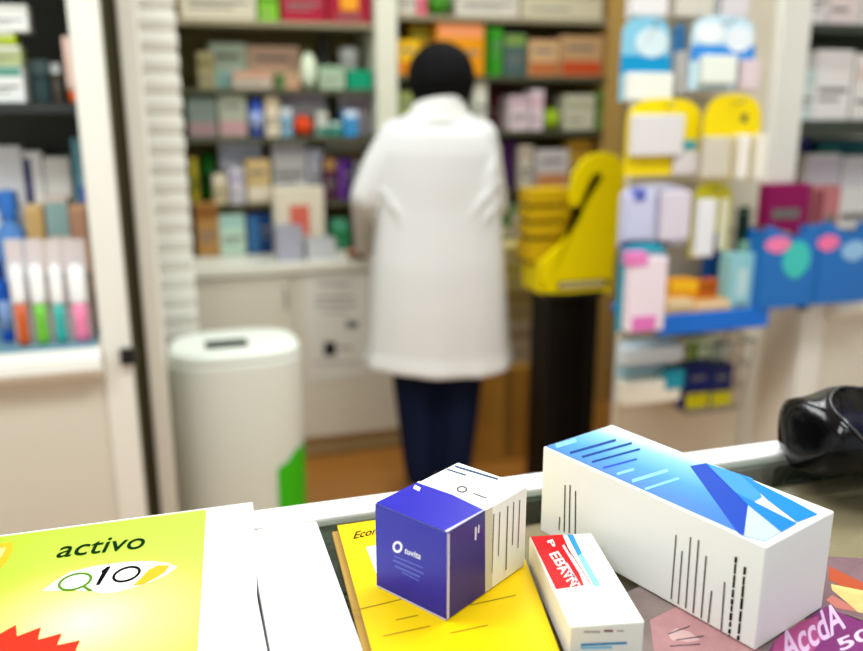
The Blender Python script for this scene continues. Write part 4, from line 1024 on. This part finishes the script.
# ------------------------------------------------------------------ the person
def fuse(name, b, m, parent, vox, smooth=3, deform=None):
    o = obj(name, b, m, parent)
    md = o.modifiers.new('fuse', 'REMESH'); md.mode = 'VOXEL'; md.voxel_size = vox; md.use_smooth_shade = True
    if smooth:
        s = o.modifiers.new('soft', 'SMOOTH'); s.factor = .5; s.iterations = smooth
    dg = bpy.context.evaluated_depsgraph_get(); dg.update()
    me = bpy.data.meshes.new_from_object(o.evaluated_get(dg))
    o.modifiers.clear(); old = o.data; o.data = me; me.name = name; bpy.data.meshes.remove(old)
    me.materials.clear(); me.materials.append(m)
    for p in me.polygons: p.use_smooth = True
    return o
pc = ony(440, 300, 0.0001) if False else None
yper = 2.80
px_ = ony(438, 300, yper).x
PA = R(-12)                       # the person faces the back counter, turned a little with the view
PC = V((px_, yper, 0))
def W(x, y, z): xx, yy_ = rot2(x, y, PA); return V((PC.x+xx, PC.y+yy_, z))
pt = thing('person', 'person in white lab coat and navy trousers standing at the back counter', 'person', PC)
SKIN = mat((176, 128, 100), .5)
# hand target on the worktop (left hand)
hl = onz(361, 249, ZCB+.035); hl.y = YCB+.035
hl = ony(362, 250, YCB+.04); hl.z = ZCB+.033
el = ony(366, 196, yper+.03)
sh_l = W(-.143, -.0, 1.338); sh_r = W(.143, 0, 1.338)
er = W(.205, .08, 1.09); hr = W(.14, .33, .99)
b = B()
capsule(b, [W(0, 0, .92), W(0, 0, 1.1), W(0, 0, 1.25)], [.11, .10, .11])
capsule(b, [W(0, .0, 1.29), W(0, .015, 1.40), W(0, .02, 1.48)], [.085, .052, .05])
for s in (-1, 1):
    capsule(b, [W(.085*s, 0, .88), W(.083*s, .01, .5), W(.068*s, -.015, .10)], [.09, .060, .040])
    capsule(b, [W(.068*s, -.02, .055), W(.076*s, .10, .04)], [.042, .034])
capsule(b, [sh_l, el, hl+V((0, -.07, .03))], [.044, .036, .027])
capsule(b, [sh_r, er, hr], [.044, .036, .027])
# head with a face looking towards the counter
hc = W(.012, .035, 1.535)
hd = W(0, 1, 0)-W(0, 0, 0); hx = W(1, 0, 0)-W(0, 0, 0)
def HP(x, y, z): return hc+hx*x+hd*y+V((0, 0, z))
capsule(b, [HP(0, -.02, .02), HP(0, .015, .015), HP(0, .035, -.055)], [.083, .08, .05])
capsule(b, [HP(0, .088, .0), HP(0, .11, -.028)], [.011, .014])
capsule(b, [HP(-.018, .082, -.058), HP(.018, .082, -.058)], [.008, .008])
for s in (-1, 1): capsule(b, [HP(.085*s, -.005, .012), HP(.086*s, -.002, -.022)], [.014, .010])
def hand(bm, wrist, palm, side, spread):
    d = (palm-wrist).normalized(); n_ = V((0, 0, 1)); sx = d.cross(n_).normalized()*side
    capsule(bm, [wrist, wrist+d*.03, palm], [.026, .028, .026])
    for o_, L_ in ((-.030, .058), (-.010, .070), (.011, .066), (.031, .052)):
        base = palm+sx*o_*.9+d*.012
        capsule(bm, [base, base+d*L_*.55+sx*o_*.25+V((0, 0, .010)), base+d*L_+sx*o_*.4+V((0, 0, -.008))], [.0105, .0095, .008])
    tb = palm-d*.03-sx*.022
    capsule(bm, [tb, tb-sx*.028+d*.022, tb-sx*.036+d*.052+V((0, 0, -.006))], [.013, .011, .009])
hand(b, hl+V((0, -.07, .03)), hl, 1, 0)
hand(b, hr, hr+hd*.07+hx*-.03+V((0, 0, -.01)), -1, 0)
fuse('body', b, SKIN, pt, .0058, 2)
for s in (-1, 1):
    b = B(); ball(b, HP(.03*s, .078, .008), .012, sub=3); obj('eye', b, mat((240, 240, 238), .2), pt)
# trousers
b = B()
capsule(b, [W(-.05, 0, .88), W(.05, 0, .88)], [.13, .13])
for s in (-1, 1):
    capsule(b, [W(.085*s, 0, .86), W(.083*s, .008, .5), W(.066*s, -.012, .11)], [.112, .085, .058])
fuse('trousers', b, mat((12, 24, 52), .75, bump=.2, bscale=60), pt, .011, 4)
for s in (-1, 1):
    b = B(); rings = []
    for yv, w_, h_ in ((-.10, .022, .03), (-.085, .036, .055), (-.02, .040, .06), (.06, .044, .045), (.12, .042, .032), (.155, .022, .018)):
        rings.append([W(.072*s+w_*math.cos(2*PI*i/16), yv, max(.001, h_*.62+h_*.62*math.sin(2*PI*i/16))) for i in range(16)])
    loft(b, rings); obj('shoe', b, BLACK, pt)
# lab coat
b = B(); rings = []
N_ = 72
def coat_ring(z, rx, ry, cy=0, fold=0, flat=0, tilt=0):
    rr = []
    for i in range(N_):
        a = 2*PI*i/N_; ca, sa = math.cos(a), math.sin(a)
        p = 2.35; f_ = (abs(ca)**p+abs(sa)**p)**(-1/p)
        k = 1+fold*(.5*math.sin(7*a+.6)+.35*math.sin(12*a+1.9)+.3*math.cos(4*a))
        rr.append(W(rx*ca*f_*k, cy+ry*sa*f_*k, z+tilt*math.sin(2*a+.5)*.01))
    return rr
for z, rx, ry, cy, fo, ti in ((.535, .264, .188, 0, .035, 1), (.545, .268, .191, 0, .035, 1), (.6, .255, .178, 0, .03, .6), (.75, .244, .17, 0, .02, 0), (.9, .233, .158, 0, .012, 0), (1.0, .222, .145, 0, .010, 0),
                              (1.1, .212, .134, 0, .010, 0), (1.2, .208, .13, 0, .008, 0), (1.28, .200, .125, 0, .004, 0), (1.34, .176, .112, .0, 0, 0), (1.375, .140, .095, .003, 0, 0), (1.40, .125, .08, .008, 0, 0), (1.42, .085, .07, .012, 0, 0), (1.435, .07, .064, .014, 0, 0)):
    rings.append(coat_ring(z, rx, ry, cy, fo, 0, ti))
loft(b, rings)
wl = hl+V((0, -.085, .035)); 
capsule(b, [sh_l+V((.0, 0, -.004)), el+(sh_l-el)*.5+hx*-.006, el, el+(wl-el)*.5, wl], [.060, .058, .054, .05, .046])
capsule(b, [sh_r+V((.0, 0, -.004)), er+(sh_r-er)*.5, er, er+(hr-er)*.5, er+(hr-er)*.92], [.060, .058, .054, .05, .045])
# creases
for p0, p1, r_ in ((W(.20, -.085, 1.20), W(.10, -.128, 1.08), .014), (W(.205, -.07, 1.13), W(.13, -.122, 1.045), .012), (W(-.19, -.08, 1.16), W(-.13, -.12, 1.06), .010), (W(.19, -.07, 1.27), W(.15, -.11, 1.17), .010)):
    capsule(b, [p0, (p0+p1)/2+hd*-.006, p1], [r_*.4, r_, r_*.4])
coat = fuse('lab_coat', b, mat((224, 224, 222), .8, bump=.12, bscale=9), pt, .0105, 3)
# turned collar
b = B(); rings = []
for i in range(N_+1): pass
for z, rx, ry, cy, dz in ((1.385, .118, .098, .004, 0), (1.41, .098, .088, .006, .3), (1.440, .088, .084, .008, 1), (1.445, .084, .081, .008, 1), (1.437, .080, .077, .008, 1), (1.40, .076, .072, .010, 0)):
    rr = []
    for i in range(40):
        a = 2*PI*i/40; front = max(0, math.sin(a))
        rr.append(W(rx*math.cos(a), cy+ry*math.sin(a), z-front*.04+dz*.022*math.cos(a+R(65))))
    rings.append(rr)
loft(b, rings, cap=False)
vs = None
obj('collar', b, mat((238, 237, 232), .8), coat)
for z in (1.28, 1.12, .96, .8):
    b = B(); ball(b, W(.0, .172-(1.28-z)*-.02, z), (.008, .004, .008)); obj('button', b, mat((220, 220, 214), .4), coat)
# hair: dark bob
b = B(); rings = []
hr_ = []
for z, rx, ry, cy in ((1.412, .060, .028, -.032), (1.43, .078, .042, -.036), (1.465, .100, .066, -.032), (1.51, .112, .094, -.022), (1.55, .112, .1, -.012), (1.59, .098, .092, -.006), (1.62, .07, .072, -.004), (1.638, .036, .04, -.004), (1.643, .01, .01, -.004)):
    rr = []
    for i in range(48):
        a = 2*PI*i/48; k = 1+.03*math.sin(11*a+z*20)
        rr.append(HP(rx*math.cos(a)*k, cy+ry*math.sin(a)*k-.0, z-1.535))
    rings.append(rr)
loft(b, rings)
fuse('hair', b, mat((8, 7, 8), .75, bump=.4, bscale=60), pt, .008, 2)

# ------------------------------------------------------------------ colour management
vs = SC.view_settings
SC.display_settings.display_device = 'sRGB'
vs.view_transform = 'Standard'; vs.look = 'None'; vs.gamma = 1; vs.use_curve_mapping = False
vs.exposure = 0.0
SC.cycles.use_denoising = True
SC.cycles.max_bounces = 8
SC.cycles.transparent_max_bounces = 8
